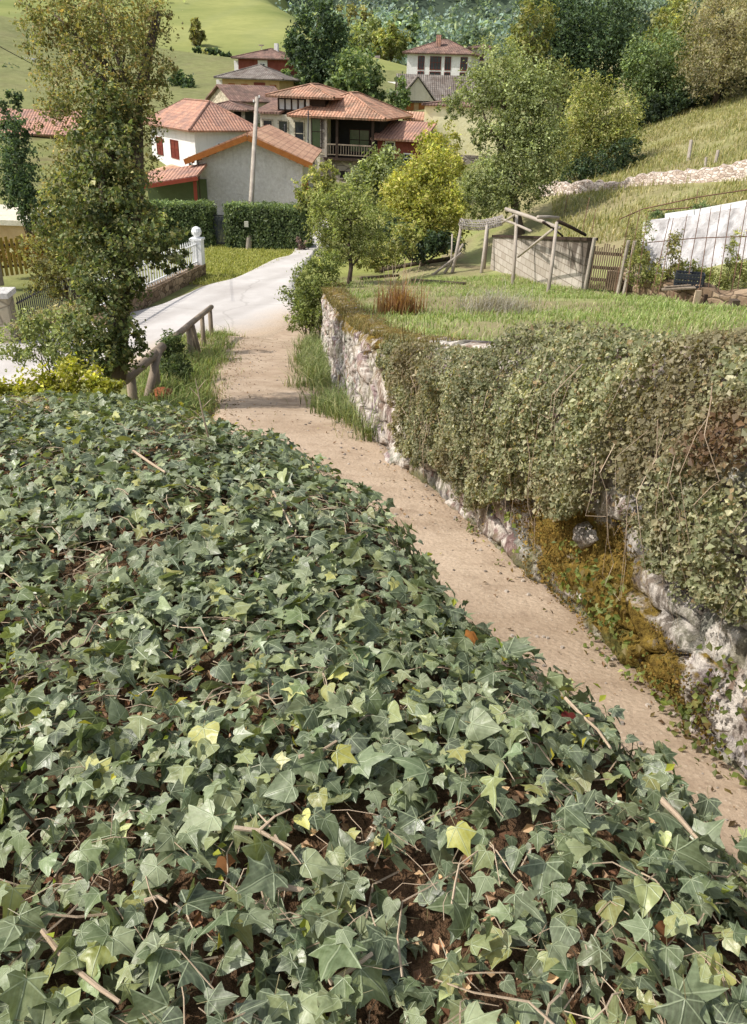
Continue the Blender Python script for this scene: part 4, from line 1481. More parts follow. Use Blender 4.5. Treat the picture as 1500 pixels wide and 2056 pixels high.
# --- near left
tree('ivy_clad_tree', 'tall olive leaved tree wrapped in dark ivy beside the rail fence', 'tree', 11.2,
     [(205, 20, 130, 80), (130, 90, 85, 70), (250, 110, 95, 75), (180, 180, 110, 75), (300, 150, 55, 50), (280, 210, 50, 45), (110, 30, 60, 60), (310, 20, 30, 50), (235, 250, 85, 70), (130, 250, 60, 55), (150, 330, 75, 60), (250, 350, 70, 60), (270, 420, 60, 40), (110, 420, 40, 40)],
     ['8a8450', 'a39a66', '6f7040', '7a7a4a', '9c8256', '566338'] and [lin(c) * 1.3 for c in ['8a8658', 'a39c6e', '74784c', '7d8656', '9c885e', '5e6a42']], 23000, .044, (232, 760), seed=11, r0=.16, clump=.2, shell=.35,
     extra=('ivy', [(225, 225, 55, 60), (210, 300, 70, 65), (200, 390, 100, 60), (150, 445, 85, 60), (240, 490, 100, 52), (325, 478, 60, 46), (345, 520, 40, 26), (215, 560, 75, 60), (200, 640, 75, 60), (195, 705, 65, 45), (250, 690, 45, 50)], 'ivied', 19000, .055))
bush('leaning_ivy_column', 'dark ivy covered stump leaning at the left edge of the photo', 15.5, [(25, 270, 32, 45), (35, 340, 42, 55), (70, 420, 38, 50), (20, 200, 20, 30), (40, 395, 30, 40)], 'dark', 5200, .07, seed=12)
bush('hazel_shrub', 'pale brownish green shrub leaning out left of the ivied tree', 15.2, [(120, 500, 70, 50), (100, 560, 45, 40), (150, 440, 50, 40)], 'olive', 4200, .075, seed=13)
bush('silvery_shrub', 'low silvery green shrub spilling onto the pavement', 14.0, [(70, 690, 75, 38), (140, 705, 60, 40), (110, 655, 60, 30), (60, 650, 40, 26)], 'grey', 4200, .06, seed=14)
bush('golden_shrub', 'bright yellow green shrub behind the ivy at the left edge', 6.2, [(70, 778, 75, 28), (140, 758, 65, 32), (205, 780, 38, 26), (20, 788, 50, 24), (120, 800, 110, 30)], ['b8b83c', 'c9c658', '9aa23a', 'd6d27a'] and [lin(c) * .85 for c in ['b4b83c', 'c9c658', '94a03a', 'd6d27a']], 5200, .034, seed=15, asp=.6)
bush('fence_bush', 'rounded dark green bush growing beside the rail fence', 14.2, [(350, 722, 32, 52), (340, 690, 24, 28), (368, 755, 24, 28)], 'mid', 3600, .05, seed=16, k=.42)
bush('wall_end_bush', 'willowy green bush at the road end of the stone wall', 20.3, [(632, 560, 48, 42), (610, 605, 42, 40), (650, 530, 38, 26), (622, 635, 40, 30), (592, 650, 28, 18)], ['7d8a44', '98a05c', '66743a', '586632'] and [lin(c) * 1.1 for c in ['7d8a4c', '98a05c', '66743a', '586632']], 6000, .085, seed=17, asp=.35)

# --- terrace trees and shrubs
tree('small_willow', 'slim grey green tree rising from the corner of the terrace wall', 'tree', 21.5,
     [(690, 432, 62, 44), (650, 452, 40, 42), (735, 446, 48, 50), (705, 398, 50, 26), (690, 490, 48, 38), (740, 490, 35, 36), (645, 412, 28, 28)],
     'fresh', 12000, .08, (699, 572), seed=21, r0=.07, asp=.4, clump=.25, ground=T)
tree('yellow_ash', 'bright yellow green bushy tree behind the garden', 'tree', 29,
     [(850, 380, 62, 55), (875, 335, 40, 38), (830, 440, 70, 55), (890, 440, 45, 60), (800, 400, 40, 50)], 'yellow', 17000, .105, (850, 510), seed=22, r0=.09, clump=.25, ground=T)
bush('pale_green_shrub', 'pale green shrub between the slim tree and the balcony house', 34, [(765, 345, 46, 38), (790, 365, 45, 40), (735, 370, 40, 35), (785, 315, 24, 28)], 'grey', 4300, .17, seed=23)
bush('reedy_shrub', 'light green shrub beside the corner of the grey rendered house', 39, [(628, 385, 34, 34), (650, 350, 24, 26), (615, 410, 22, 30), (660, 400, 30, 30)], 'yg', 3200, .16, seed=24)
bush('low_yellow_shrub', 'low yellow shrub under the trees at the end of the terrace', 25.5, [(770, 505, 46, 24), (740, 525, 26, 18), (815, 480, 40, 28)], 'yg', 3000, .10, seed=25)
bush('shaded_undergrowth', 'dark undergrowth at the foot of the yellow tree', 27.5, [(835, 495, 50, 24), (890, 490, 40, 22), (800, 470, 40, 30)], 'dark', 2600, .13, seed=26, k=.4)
tree('big_willow', 'large grey green spreading tree left of the hillside meadow', 'tree', 31,
     [(1010, 150, 75, 60), (960, 195, 70, 36), (1050, 220, 75, 75), (1085, 190, 50, 60), (1025, 280, 62, 55), (1080, 320, 65, 70), (975, 345, 45, 40), (1030, 370, 70, 50), (930, 390, 40, 35), (985, 405, 55, 35), (905, 215, 30, 22), (1100, 270, 40, 50), (965, 265, 22, 26)],
     'grey', 34000, .10, (1050, 430), seed=27, r0=.2, clump=.2, shell=.3, ground=T, k=.6)
bush('sunlit_hazel', 'bright yellow green bush in front of the dark oak on the slope', 40, [(1210, 235, 72, 55), (1160, 270, 55, 60), (1250, 270, 48, 50), (1200, 300, 60, 40), (1140, 320, 40, 40), (1185, 190, 40, 40)], 'yg', 17000, .125, seed=28)
tree('yellow_birch', 'yellow leaved treetop between the willow and the dark oak', 'tree', 45, [(1110, 165, 42, 42), (1070, 60, 45, 50), (1050, 110, 40, 50)], 'yg', 3800, .2, seed=29, k=.45)
tree('dark_oak', 'broad dark green oak behind the slope at the upper right', 'tree', 53,
     [(1150, 60, 95, 70), (1190, 120, 85, 65), (1110, 110, 65, 65), (1230, 60, 50, 60), (1170, 180, 60, 45), (1100, 30, 60, 50)], 'dark', 22000, .2, seed=30, r0=.35, clump=.24)
tree('hillside_ash', 'green tree with a pale forked trunk at the edge of the meadow', 'tree', 50, [(1320, 120, 62, 55), (1350, 165, 55, 40), (1290, 150, 40, 50), (1310, 190, 50, 35), (1380, 190, 40, 28)], 'mid', 12000, .165, seed=31, r0=.2)
tree('golden_poplar', 'yellow green treetop standing above the hillside ash', 'tree', 58, [(1350, 50, 36, 60), (1370, 90, 50, 40)], 'yg', 3800, .24, seed=32)
tree('bare_thicket_tree', 'greyish brown thin leaved tree in the upper right corner', 'tree', 47, [(1450, 60, 75, 80), (1420, 130, 55, 55), (1490, 120, 55, 60), (1480, 30, 70, 50)], 'brown', 13000, .14, seed=33, r0=.2)
tree('back_wood_tree', 'grey green tree filling the wood between oak and poplar', 'tree', 68, [(1280, 40, 60, 60), (1270, 90, 50, 50), (1400, 10, 60, 45)], 'bluish', 5000, .3, seed=34)
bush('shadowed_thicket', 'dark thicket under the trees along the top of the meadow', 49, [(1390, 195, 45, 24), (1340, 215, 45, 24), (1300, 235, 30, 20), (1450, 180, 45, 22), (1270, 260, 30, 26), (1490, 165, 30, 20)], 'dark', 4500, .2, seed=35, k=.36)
bush('shade_clump', 'dark leafy clump standing in for the shade under the sunlit hazel', 38, [(1215, 330, 60, 24), (1160, 355, 50, 22), (1110, 385, 36, 24), (1255, 305, 34, 24)], 'dark', 3600, .14, seed=36, k=.42)  # dark foliage added in place of the shadow below the hazel
bush('yellow_creeping_bush', 'yellow flowering bush in front of the pale yellow house', 45, [(880, 290, 40, 40), (870, 330, 35, 40), (905, 330, 40, 30)], 'yellow', 2600, .2, seed=37)

# --- village trees
tree('dark_walnut', 'tall dark green tree standing behind the village roofs', 'tree', 96, [(640, 70, 55, 55), (620, 115, 48, 55), (670, 110, 45, 60), (650, 150, 50, 40), (600, 95, 25, 35), (640, 30, 35, 25)], 'dark', 9000, .42, seed=41, r0=.5, ground=H)
tree('round_lime', 'mid green round tree right of the dark walnut', 'tree', 86, [(715, 150, 48, 45), (735, 180, 38, 30), (690, 175, 35, 30)], 'mid', 4500, .38, seed=42, r0=.3, ground=H)
bush('courtyard_bush', 'small green bush between the red house and the walnut', 92, [(575, 155, 18, 14), (600, 160, 14, 10)], 'mid', 700, .32, seed=43)
hq = on(397, 92, lambda a_, b_: float(zhill(np.array([a_]), np.array([b_]))[0]), 60, 330)
hd = float((hq - CAM) @ Fv) - 1
for i, (px, py, rx, ry, d_, pl, lab) in enumerate([
        (735, 75, 34, 36, 175, 'grey', 'pale tree in front of the far forest above the round lime'), (785, 85, 36, 30, 170, 'yg', 'yellowish tree in front of the far forest left of the white gallery house'),
        (700, 45, 40, 30, 210, 'olive', 'olive tree on the valley slope behind the walnut'), (810, 60, 34, 28, 200, 'mid', 'green tree on the valley slope above the white gallery house'),
        (960, 95, 36, 36, 150, 'bluish', 'dark bluish tree behind the little chimney house'),
        (395, 66, 12, 24, hd, 'olive', 'lone slender tree on the grassy hill'), (355, 178, 36, 28, 92, 'dark', 'dark round tree left of the stone gable house'),
        (30, 170, 36, 34, 90, 'bluish', 'dark tree at the left edge below the hill'), (800, 205, 20, 40, 84, 'mid', 'narrow green tree left of the grey roofed house'), (745, 235, 30, 26, 80, 'mid', 'green tree above the orange extension roof')]):
    tree('village_tree', lab, 'tree', d_, [(px, py, rx, ry), (px - rx * .4, py + ry * .4, rx * .6, ry * .6), (px + rx * .4, py + ry * .3, rx * .65, ry * .65)], pl, 1700, .0045 * d_ + .02, group='trees around the village', seed=50 + i, r0=.2, ground=(zhill if px == 395 else H))
bush('field_hedge', 'dark hedge line along the foot of the grassy hill', 128, [(430, 104, 22, 6), (400, 98, 14, 5), (455, 110, 16, 5)], 'dark', 900, .5, seed=63)
bush('terraced_scrub', 'pale scrub on the slope below the grassy hill', 118, [(400, 130, 40, 20), (430, 145, 30, 20), (380, 150, 30, 20)], 'olive', 1800, .5, seed=64)

# far forest: one mass
r = np.random.default_rng(70)
n = 2600
x = r.uniform(-190, 190, n)
y = r.uniform(225, 480, n)
k = np.abs(x) < y * .42 + 20
x, y = x[k], y[k]
z = zfor(x, y)
B = [((x[i], y[i], z[i] + 3.5), (4.5 * s, 4.5 * s, 5.5 * s)) for i, s in enumerate(r.uniform(.7, 1.3, len(x)))]
V, Fc, c = foliage(B, 110000, 1.25, [lin(q) * 1.6 for q in ['74867c', '82948a', '66766c', '92a08a', 'a0a684']], [.3, .28, .22, .13, .07], 71, .8, .35, .6, ncl=9000)
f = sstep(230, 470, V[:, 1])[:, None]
c = c * (1 - f * .45) + (lin('8494a0') * .55)[None] * f * .45  # distance haze mixed into the leaf colours
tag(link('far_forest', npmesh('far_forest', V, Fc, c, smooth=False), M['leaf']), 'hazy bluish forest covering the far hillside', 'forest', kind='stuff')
# ------------------------------------------------------------------ buildings
class House:
    """local frame: u along the front, v backwards, z up; origin at a corner of the eaves line on the front"""

    def __init__(s, name, label, px, py, d, yaw, base=None, group=None):
        s.A = at(px, py, d)
        s.g = (H(s.A[0], s.A[1]) if base is None else base) - .6
        s.root = thing(name, label, 'house', (s.A[0], s.A[1], s.g), math.radians(yaw), group)
        s.ze = s.A[2] - s.g

    def walls(s, u0, u1, v0, v1, z0, z1, mat, gable=None, rise=0, name='wall'):
        mb = MB()
        mb.box(u0, u1, v0, v1, z0, z1)
        if gable == 'u':      # gables on the left and right ends, ridge along u
            vm = (v0 + v1) / 2
            for u, w in ((u0, .25), (u1 - .25, .25)):
                P = [(u, v0, z1 - .001), (u + w, v0, z1 - .001), (u + w, v1, z1 - .001), (u, v1, z1 - .001), (u, vm, z1 + rise)]
                mb.poly([P[0], P[3], (u, vm, z1 + rise)])
                mb.poly([P[1], P[2], (u + w, vm, z1 + rise)])
                mb.poly([P[0], P[1], (u + w, vm, z1 + rise), (u, vm, z1 + rise)])
                mb.poly([P[3], P[2], (u + w, vm, z1 + rise), (u, vm, z1 + rise)])
        elif gable == 'v':
            um = (u0 + u1) / 2
            for v in (v0, v1 - .25):
                w = .25
                a, b, c = (u0, v, z1 - .001), (u1, v, z1 - .001), (um, v, z1 + rise)
                a2, b2, c2 = (u0, v + w, z1 - .001), (u1, v + w, z1 - .001), (um, v + w, z1 + rise)
                mb.poly([a, b, c])
                mb.poly([a2, b2, c2])
                mb.poly([a, a2, c2, c])
                mb.poly([b, b2, c2, c])
        return mb.build(name, M[mat], s.root)

    def slab(s, mb, P, th, ud):
        """thick roof panel; P in order, ud = eaves direction for the UV"""
        P = [np.array(p, float) for p in P]
        nrm = np.cross(P[1] - P[0], P[2] - P[0])
        nrm /= np.linalg.norm(nrm)
        if nrm[2] < 0: nrm = -nrm
        ud = np.array(ud, float)
        vd = np.cross(nrm, ud)
        up = [p + nrm * th for p in P]
        mb.poly(up, [(p @ ud, p @ vd) for p in up])
        mb.poly(P[::-1], [(p @ ud, p @ vd) for p in P[::-1]])
        for i in range(len(P)):
            j = (i + 1) % len(P)
            q = [P[i], P[j], up[j], up[i]]
            mb.poly(q, [(p @ ud, p @ vd) for p in q])

    def roof(s, u0, u1, v0, v1, z, rise, mat, kind='hip', ov=.5, th=.14, name='roof', ridge=None, parent=None):
        mb = MB()
        a, b, c, e = u0 - ov, u1 + ov, v0 - ov, v1 + ov
        if kind == 'gable_u':      # ridge along u
            vm = (v0 + v1) / 2
            dz = rise * ov / ((v1 - v0) / 2)
            s.slab(mb, [(a, c, z - dz), (b, c, z - dz), (b, vm, z + rise), (a, vm, z + rise)], th, (1, 0, 0))
            s.slab(mb, [(b, e, z - dz), (a, e, z - dz), (a, vm, z + rise), (b, vm, z + rise)], th, (1, 0, 0))
        elif kind == 'gable_v':
            um = (u0 + u1) / 2
            dz = rise * ov / ((u1 - u0) / 2)
            s.slab(mb, [(a, e, z - dz), (a, c, z - dz), (um, c, z + rise), (um, e, z + rise)], th, (0, 1, 0))
            s.slab(mb, [(b, c, z - dz), (b, e, z - dz), (um, e, z + rise), (um, c, z + rise)], th, (0, 1, 0))
        elif kind == 'hip':
            w, l = b - a, e - c
            if ridge is None:
                if w >= l:
                    r1, r2 = (a + l / 2, (c + e) / 2), (b - l / 2, (c + e) / 2)
                else:
                    r1, r2 = ((a + b) / 2, c + w / 2), ((a + b) / 2, e - w / 2)
            else:
                r1, r2 = ridge
            zt = z + rise
            R1, R2 = (r1[0], r1[1], zt), (r2[0], r2[1], zt)
            A_, B_, C_, D_ = (a, c, z), (b, c, z), (b, e, z), (a, e, z)
            if w >= l:
                F_ = [([A_, B_, R2, R1], (1, 0, 0)), ([C_, D_, R1, R2], (1, 0, 0)), ([B_, C_, R2], (0, 1, 0)), ([D_, A_, R1], (0, 1, 0))]
            else:
                F_ = [([A_, B_, R1], (1, 0, 0)), ([C_, D_, R2], (1, 0, 0)), ([B_, C_, R2, R1], (0, 1, 0)), ([D_, A_, R1, R2], (0, 1, 0))]
            for P, ud in F_: s.slab(mb, P, th, ud)
            # ridge and hip cap tiles
            for p, q in ((A_, R1), (B_, R2 if w >= l else R1), (C_, R2), (D_, R1 if w >= l else R2), (R1, R2)):
                p, q = np.array(p) + np.array([0, 0, th]), np.array(q) + np.array([0, 0, th])
                if np.linalg.norm(p - q) > .2: mb.tube([p, q], .1, 6)
        elif kind == 'shed':       # rising backwards
            s.slab(mb, [(a, c, z), (b, c, z), (b, e, z + rise), (a, e, z + rise)], th, (1, 0, 0))
        return mb.build(name, M[mat], s.root if parent is None else parent)

    def face(s, f, off):
        """map (along, out, z) of a face to local coordinates"""
        k, p = f
        if k == 'front': return lambda a, o, z: (a, p - o, z)
        if k == 'left': return lambda a, o, z: (p - o, a, z)
        if k == 'right': return lambda a, o, z: (p + o, a, z)

    def window(s, f, a, z, w, h, frame='white', pane='glass', bars=1, shutter=None, sill=True, name='window', fw=.08, rail=True):
        m_ = s.face(f, 0)

        def bx(mb, a0, a1, o0, o1, z0, z1):
            P = [m_(a0, o1, z0), m_(a1, o1, z0), m_(a1, o0, z0), m_(a0, o0, z0), m_(a0, o1, z1), m_(a1, o1, z1), m_(a1, o0, z1), m_(a0, o0, z1)]
            mb.hexa(P)
        mb = MB()
        bx(mb, a - w / 2 - fw, a - w / 2, -.05, .06, z, z + h)
        bx(mb, a + w / 2, a + w / 2 + fw, -.05, .06, z, z + h)
        bx(mb, a - w / 2 - fw, a + w / 2 + fw, -.05, .06, z + h, z + h + fw)
        bx(mb, a - w / 2 - fw, a + w / 2 + fw, -.05, .062, z - fw, z)
        for i in range(1, bars + 1):
            x = a - w / 2 + w * i / (bars + 1)
            bx(mb, x - .025, x + .025, .0, .045, z, z + h)
        if rail: bx(mb, a - w / 2, a + w / 2, .0, .043, z + h * .55 - .025, z + h * .55 + .025)
        fr = mb.build(name, M[frame], s.root)
        mb = MB()
        bx(mb, a - w / 2, a + w / 2, -.04, .02, z, z + h)
        mb.build('pane', M[pane], fr)
        if sill:
            mb = MB()
            bx(mb, a - w / 2 - .15, a + w / 2 + .15, -.02, .14, z - fw - .07, z - fw)
            mb.build('sill', M['stone_cream'], fr)
        if shutter:
            for sx in (-1, 1):
                mb = MB()
                c = a + sx * (w * .75 + fw + .02)
                bx(mb, c - w * .25, c + w * .25, .0, .05, z, z + h)
                for q in range(6): bx(mb, c - w * .22, c + w * .22, .05, .062, z + h * (q + .2) / 6, z + h * (q + .75) / 6)
                mb.build('shutter', M[shutter], fr)
        return fr

    def part(s, name, mat, parent=None, **k):
        return None

    def box(s, name, mat, u0, u1, v0, v1, z0, z1, parent=None):
        mb = MB()
        mb.box(u0, u1, v0, v1, z0, z1)
        return mb.build(name, M[mat], s.root if parent is None else parent)

    def chimney(s, roof, u, v, z0, z1, w=.6, mat='plaster_white', cap='tile_old'):
        mb = MB()
        mb.box(u - w / 2, u + w / 2, v - w / 2, v + w / 2, z0, z1)
        c = mb.build('chimney', M[mat], roof)
        # cap stays in the same chimney mesh's look: a slab and a little roof of tiles
        return c


# grey rendered house with the orange gable roof
h = House('rendered_house', 'grey rendered house with an orange gabled tile roof behind the hedge', 395, 318, 47, 1)
W, D = 6.3, 9.5
z = h.ze + .05
h.walls(0, W, 0, D, 0, z, 'plaster_grey', 'v', 1.25)
rf = h.roof(0, W, 0, D, z + .03, 1.28, 'tile_orange', 'gable_v', .55, .16)
mb = MB()
for sx, a, b in ((0, (-.62, -.62, z - .22), (W / 2, -.62, z + 1.20)), (1, (W + .62, -.62, z - .22), (W / 2, -.62, z + 1.20))):
    mb.bar(a, b, .07, .3)
mb.build('bargeboard', M['orangewood'], rf)
for k in range(8):
    for sx in (-1, 1):
        f = (k + .5) / 8
        u = W / 2 + sx * f * (W / 2 + .4)
        zz = z + 1.2 - f * 1.45
        mb = MB()
        mb.box(u - .05, u + .05, -.5, 0, zz - .12, zz - .02)
        mb.build('rafter_end', M['orangewood'], rf)
mb = MB()
mb.tube([(.06, -.08, z - .15), (.06, -.08, .4)], .045, 8)
mb.tube([(.06, -.08, z - .15), (-.1, -.3, z - .05), (-.5, -.5, z - .1)], .04, 8)
mb.build('downpipe', M['bark'], h.root)
h.box('corner_post', 'redtrim', W - .02, W + .32, -.06, .3, .2, 3.0)
h.window(('left', 0), 5.5, 1.4, .9, 1.1, 'redwood')

# red roofed carport left of it
A0 = at(392, 352, 45.5)
t = thing('carport', 'low carport with a red brown tile roof beside the grey rendered house', 'carport', (A0[0], A0[1], H(A0[0], A0[1])))
zr = A0[2] - H(A0[0], A0[1])
mb = MB()
hh_ = h.__class__.__new__(House)
hh_.root = t
House.slab(hh_, mb, [(-3.6, -.9, zr - .75), (.3, -.9, zr - .05), (.3, 2.2, zr + .35), (-3.6, 2.2, zr - .3)], .14, (.98, 0, .18))
mb.build('roof', M['tile_red'], t)
for u, zt in ((-3.3, zr - .72), (.1, zr - .12)):
    mb = MB()
    mb.box(u - .09, u + .09, -.75, -.57, -.3, zt)
    mb.build('post', M['redtrim'], t)
mb = MB()
mb.bar((-3.7, -.95, zr - .78), (.35, -.95, zr - .06), .08, .2)
mb.build('fascia', M['redtrim'], t)
mb = MB()
mb.box(-3.4, .2, 2.0, 2.1, -.3, zr - .4)
mb.build('back_panel', M['greenpane'], t)

# white house with the red hipped roof
h = House('white_house', 'white house with a red hipped roof and a brown shuttered window behind the tall tree', 390, 264, 57, 34)
z = h.ze
h.walls(0, 4.5, 0, 9.5, 0, z, 'plaster_white')
rf = h.roof(0, 4.5, 0, 9.5, z - .02, 1.75, 'tile_red', 'hip', .6, .15)
h.window(('left', 0), 4.2, z - 2.05, 1.5, 1.15, 'redwood', 'redwood', 1, None, False)
h.window(('left', 0), 1.1, z - 2.6, .6, .8, 'plaster_grey', 'glass', 0)
h.window(('left', 0), 7.5, z - 2.05, 1.2, 1.15, 'redwood', 'redwood', 1, None, False)
h.window(('front', 0), 2.2, z - 1.9, .9, 1.1, 'white')
# roof light
mb = MB()
q = np.array([2.2, .55, z + .62])
mb.bar(q, q + np.array([1.0, 0, 0]), .5, .06)
rl_ = mb.build('rooflight', M['panel'], rf)
# porch
mb = MB()
House.slab(h, mb, [(-3.2, .5, z - 3.5), (-3.2, 5.2, z - 3.5), (-.02, 5.2, z - 2.75), (-.02, .5, z - 2.75)], .14, (0, 1, 0))
pr = mb.build('porch_roof', M['tile_orange'], h.root)
for v in (.8, 4.9):
    mb = MB()
    mb.box(-3.05, -2.87, v - .09, v + .09, 0, z - 3.4)
    mb.build('porch_post', M['darkwood'], pr)

# cream manor with the gallery
h = House('manor_house', 'cream stone house with tall windows, tiled roofs and a dark timber balcony', 522, 228, 60, -13)
z = h.ze
A1 = at(652, 235, 59)
W1 = float(np.hypot(*(A1 - h.A)[:2]))
yw = h.root.rotation_euler[2]
W2 = W1 + 3.9
h.walls(0, W1, 0, 8, 0, z, 'plaster_cream')
for a in (W1 * .12, W1 * .36, W1 * .61):
    h.window(('front', 0), a, z - 2.2, .66, 1.75, 'stone_cream', 'glass', 0, None, False, fw=.1)
h.window(('front', 0), W1 * .88, z - 2.1, .75, 1.9, 'darkwood', 'greenpane', 0, None, False, fw=.06)
mb = MB()
mb.box(-.04, W1 + .04, -.06, 0, z - 2.62, z - 2.48)
mb.build('string_course', M['stone_cream'], h.root)
h.window(('front', 0), W1 * .80, z - 3.75, .5, .7, 'stone_cream', 'glass', 0)
h.window(('front', 0), W1 * .30, z - 3.75, .5, .7, 'stone_cream', 'glass', 0)
h.window(('front', 0), W1 * .55, z - 3.75, .5, .7, 'stone_cream', 'glass', 0)
h.window(('left', 0), 2.0, z - 2.2, .66, 1.75, 'stone_cream', 'glass', 0, None, False)
h.box('corner_quoin', 'stone', W1 - .35, W1 + .006, -.03, .0, 0, z - .2)
# recessed balcony wing
h.walls(W1 + .01, W2, 1.6, 8, 0, z - .1, 'dark', name='recessed_wall')  # wall painted near black for the shade behind the balcony
h.walls(W1 + .012, W2, .15, 8, 0, z - 2.95, 'stone', name='balcony_base')
bal = h.box('balcony', 'darkwood', W1 + .02, W2 + .1, -.35, 1.6, z - 2.94, z - 2.76)
mb = MB()
mb.bar((W1 + .1, -.28, z - 1.85), (W2, -.28, z - 1.85), .08, .09)
mb.bar((W1 + .1, -.28, z - 2.55), (W2, -.28, z - 2.55), .06, .06)
for k in range(19):
    u = W1 + .15 + k * (W2 - W1 - .25) / 18
    mb.bar((u, -.28, z - 2.55), (u, -.28, z - 1.85), .035)
mb.build('railing', M['rail'], bal)
for u in (W1 + .18, W1 + 1.05, W2 - .1):
    mb = MB()
    mb.box(u - .09, u + .09, -.33, -.15, z - 2.76, z - .08)
    mb.build('balcony_post', M['darkwood'] if u > W1 + .5 else M['palewood'], bal)
h.window(('front', 1.6), W1 + 2.3, z - 2.4, 1.5, 1.5, 'darkwood', 'greenpane', 1, None, False)
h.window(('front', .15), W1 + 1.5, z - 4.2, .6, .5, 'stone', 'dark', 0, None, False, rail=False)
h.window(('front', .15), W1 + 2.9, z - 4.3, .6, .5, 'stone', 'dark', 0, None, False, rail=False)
# main roof
rf = h.roof(W1 * .62, W2 + .2, 0, 8.5, z - .12, 1.55, 'tile_old', 'hip', .75, .16)
# upper gallery of the left wing
g0, g1, zg = W1 * .24, W1 * .97, z + 1.12
gal = h.walls(g0, g1, .6, 6.5, z - .05, zg, 'darkwood', name='upper_gallery')
mb = MB()
for k in range(4):
    u = g0 + .35 + k * .52
    mb.box(u - .2, u + .2, .52, .6, z + .35, zg - .1)
mb.build('gallery_panes', M['curtain'], gal)
mb = MB()
for k in range(5):
    u = g0 + .09 + k * .52
    mb.box(u - .05, u + .05, .47, .6, z + .25, zg - .02)
mb.box(g0, g1, .48, .6, z + .24, z + .32)
mb.build('gallery_frame', M['darkwood'], gal)
mb = MB()
mb.box(g0 + 2.3, g0 + 2.55, .48, .6, z + .2, zg - .05)
mb.build('gallery_pier', M['plaster_white'], gal)
h.roof(g0, g1 + .3, .4, 6.5, zg, .8, 'tile_old', 'hip', .65, .15, name='gallery_roof')
h.roof(0, g0 + .2, -.1, 5, z + .02, .9, 'tile_brown', 'shed', .35, .14, name='low_roof')
# extension with a lower roof at the right
h.walls(W2 + .01, W2 + 3.2, .9, 7, 0, z - 1.5, 'plaster_red', name='extension_wall')
h.roof(W2 + .02, W2 + 3.3, .6, 5, z - 1.45, 1.05, 'tile_red', 'shed', .4, .14, name='extension_roof')
h.window(('front', .9), W2 + 1.0, z - 2.2, .6, .6, 'white', 'glass', 0)
h.window(('front', .9), W2 + 2.4, z - 2.95, .55, .6, 'white', 'glass', 0)

# stone gable house
h = House('stone_house', 'small stone gabled house with a brown tile roof above the white house', 468, 203, 75, 32)
z = h.ze
h.walls(0, 5.4, 0, 6.2, 0, z, 'stone_cream', 'u', 1.2)
rf = h.roof(0, 5.4, 0, 6.2, z + .03, 1.22, 'tile_brown', 'gable_u', .35, .13)
h.window(('front', 0), 1.6, z - 2.6, .6, .8, 'stone', 'glass', 0)
h.window(('front', 0), 3.6, z - 2.2, .6, .9, 'white', 'glass', 0)
h.window(('front', 0), 4.7, z - 2.2, .5, .9, 'stone', 'glass', 0)
h.window(('front', 0), 1.4, z - 4.2, .6, .9, 'stone', 'glass', 0)
h.window(('front', 0), 3.4, z - 4.2, .7, 1.0, 'plaster_red', 'glass', 0)
h.window(('left', 0), 3.1, z - 1.6, .6, .8, 'stone', 'glass', 0)
# lean-to shed
h = House('stone_shed', 'low open stone shed with a dark tile roof beside the stone gable house', 412, 221, 71, -4)
z = h.ze
h.walls(.2, 3.4, 1.0, 4.5, 0, z, 'dark', name='shadowed_back_wall')  # inner shade of the shed painted onto this wall
for u in (.1, 1.3, 2.4, 3.4):
    mb = MB()
    mb.box(u - .14, u + .14, .1, .4, 0, z)
    mb.build('pillar', M['stone'], h.root)
h.walls(-.05, 3.5, .05, .4, 0, z - 1.5, 'stone', name='front_wall')
h.roof(-.1, 3.6, 0, 4.6, z, .6, 'tile_brown', 'hip', .4, .12)

# golden house with the slate roof
h = House('golden_house', 'yellow walled house with brown shutters and a grey roof above the stone house', 446, 158, 88, -10)
z = h.ze
h.walls(0, 6.6, 0, 6.5, 0, z, 'plaster_tan')
h.roof(0, 6.6, 0, 6.5, z, 1.35, 'tile_grey', 'hip', .7, .14)
for a, sh in ((1.1, 'orangewood'), (2.6, 'orangewood'), (5.9, 'redwood')):
    h.window(('front', 0), a, z - 1.75, .6, 1.25, 'orangewood', sh, 1, None, False)
h.box('red_panel', 'plaster_red', 3.7, 5.0, -.08, -.005, z - 2.6, z - .25)
h.box('white_corner', 'plaster_white', -.9, -.02, .5, 3, z - 2.2, z - .1)
# red house
h = House('red_house', 'dark red house with white window surrounds highest under the grassy hill', 478, 118, 106, -14)
z = h.ze
h.walls(0, 6.9, 0, 7, 0, z, 'plaster_red')
rf = h.roof(0, 6.9, 0, 7, z, 1.25, 'tile_brown', 'hip', .7, .14)
h.box('white_bay', 'plaster_white', 2.85, 4.2, -.07, -.004, z - 2.6, z - .1)
h.window(('front', -.07), 3.5, z - 1.9, .7, 1.4, 'white', 'glass', 1, None, False)
h.window(('front', 0), 1.4, z - 2.2, 1.1, 1.0, 'white', 'glass', 1, None, False)
h.box('white_corner', 'plaster_white', -.7, -.02, .2, 4, z - 2.8, z - .2)
mb = MB()
mb.box(4.2, 4.7, 2.6, 3.1, z + .6, z + 2.0)
mb.build('chimney', M['plaster_white'], rf)
# satellite dish on that roof
mb = MB()
mb.lathe([(.02, 0), (.3, .06), (.42, .16), (.44, .18), (.4, .17), (.02, .03)], (2.4, 2.5, z + 1.6), 12)
mb.tube([(2.4, 2.5, z + .9), (2.4, 2.5, z + 1.65)], .03, 5)
mb.build('satellite_dish', M['white'], rf)

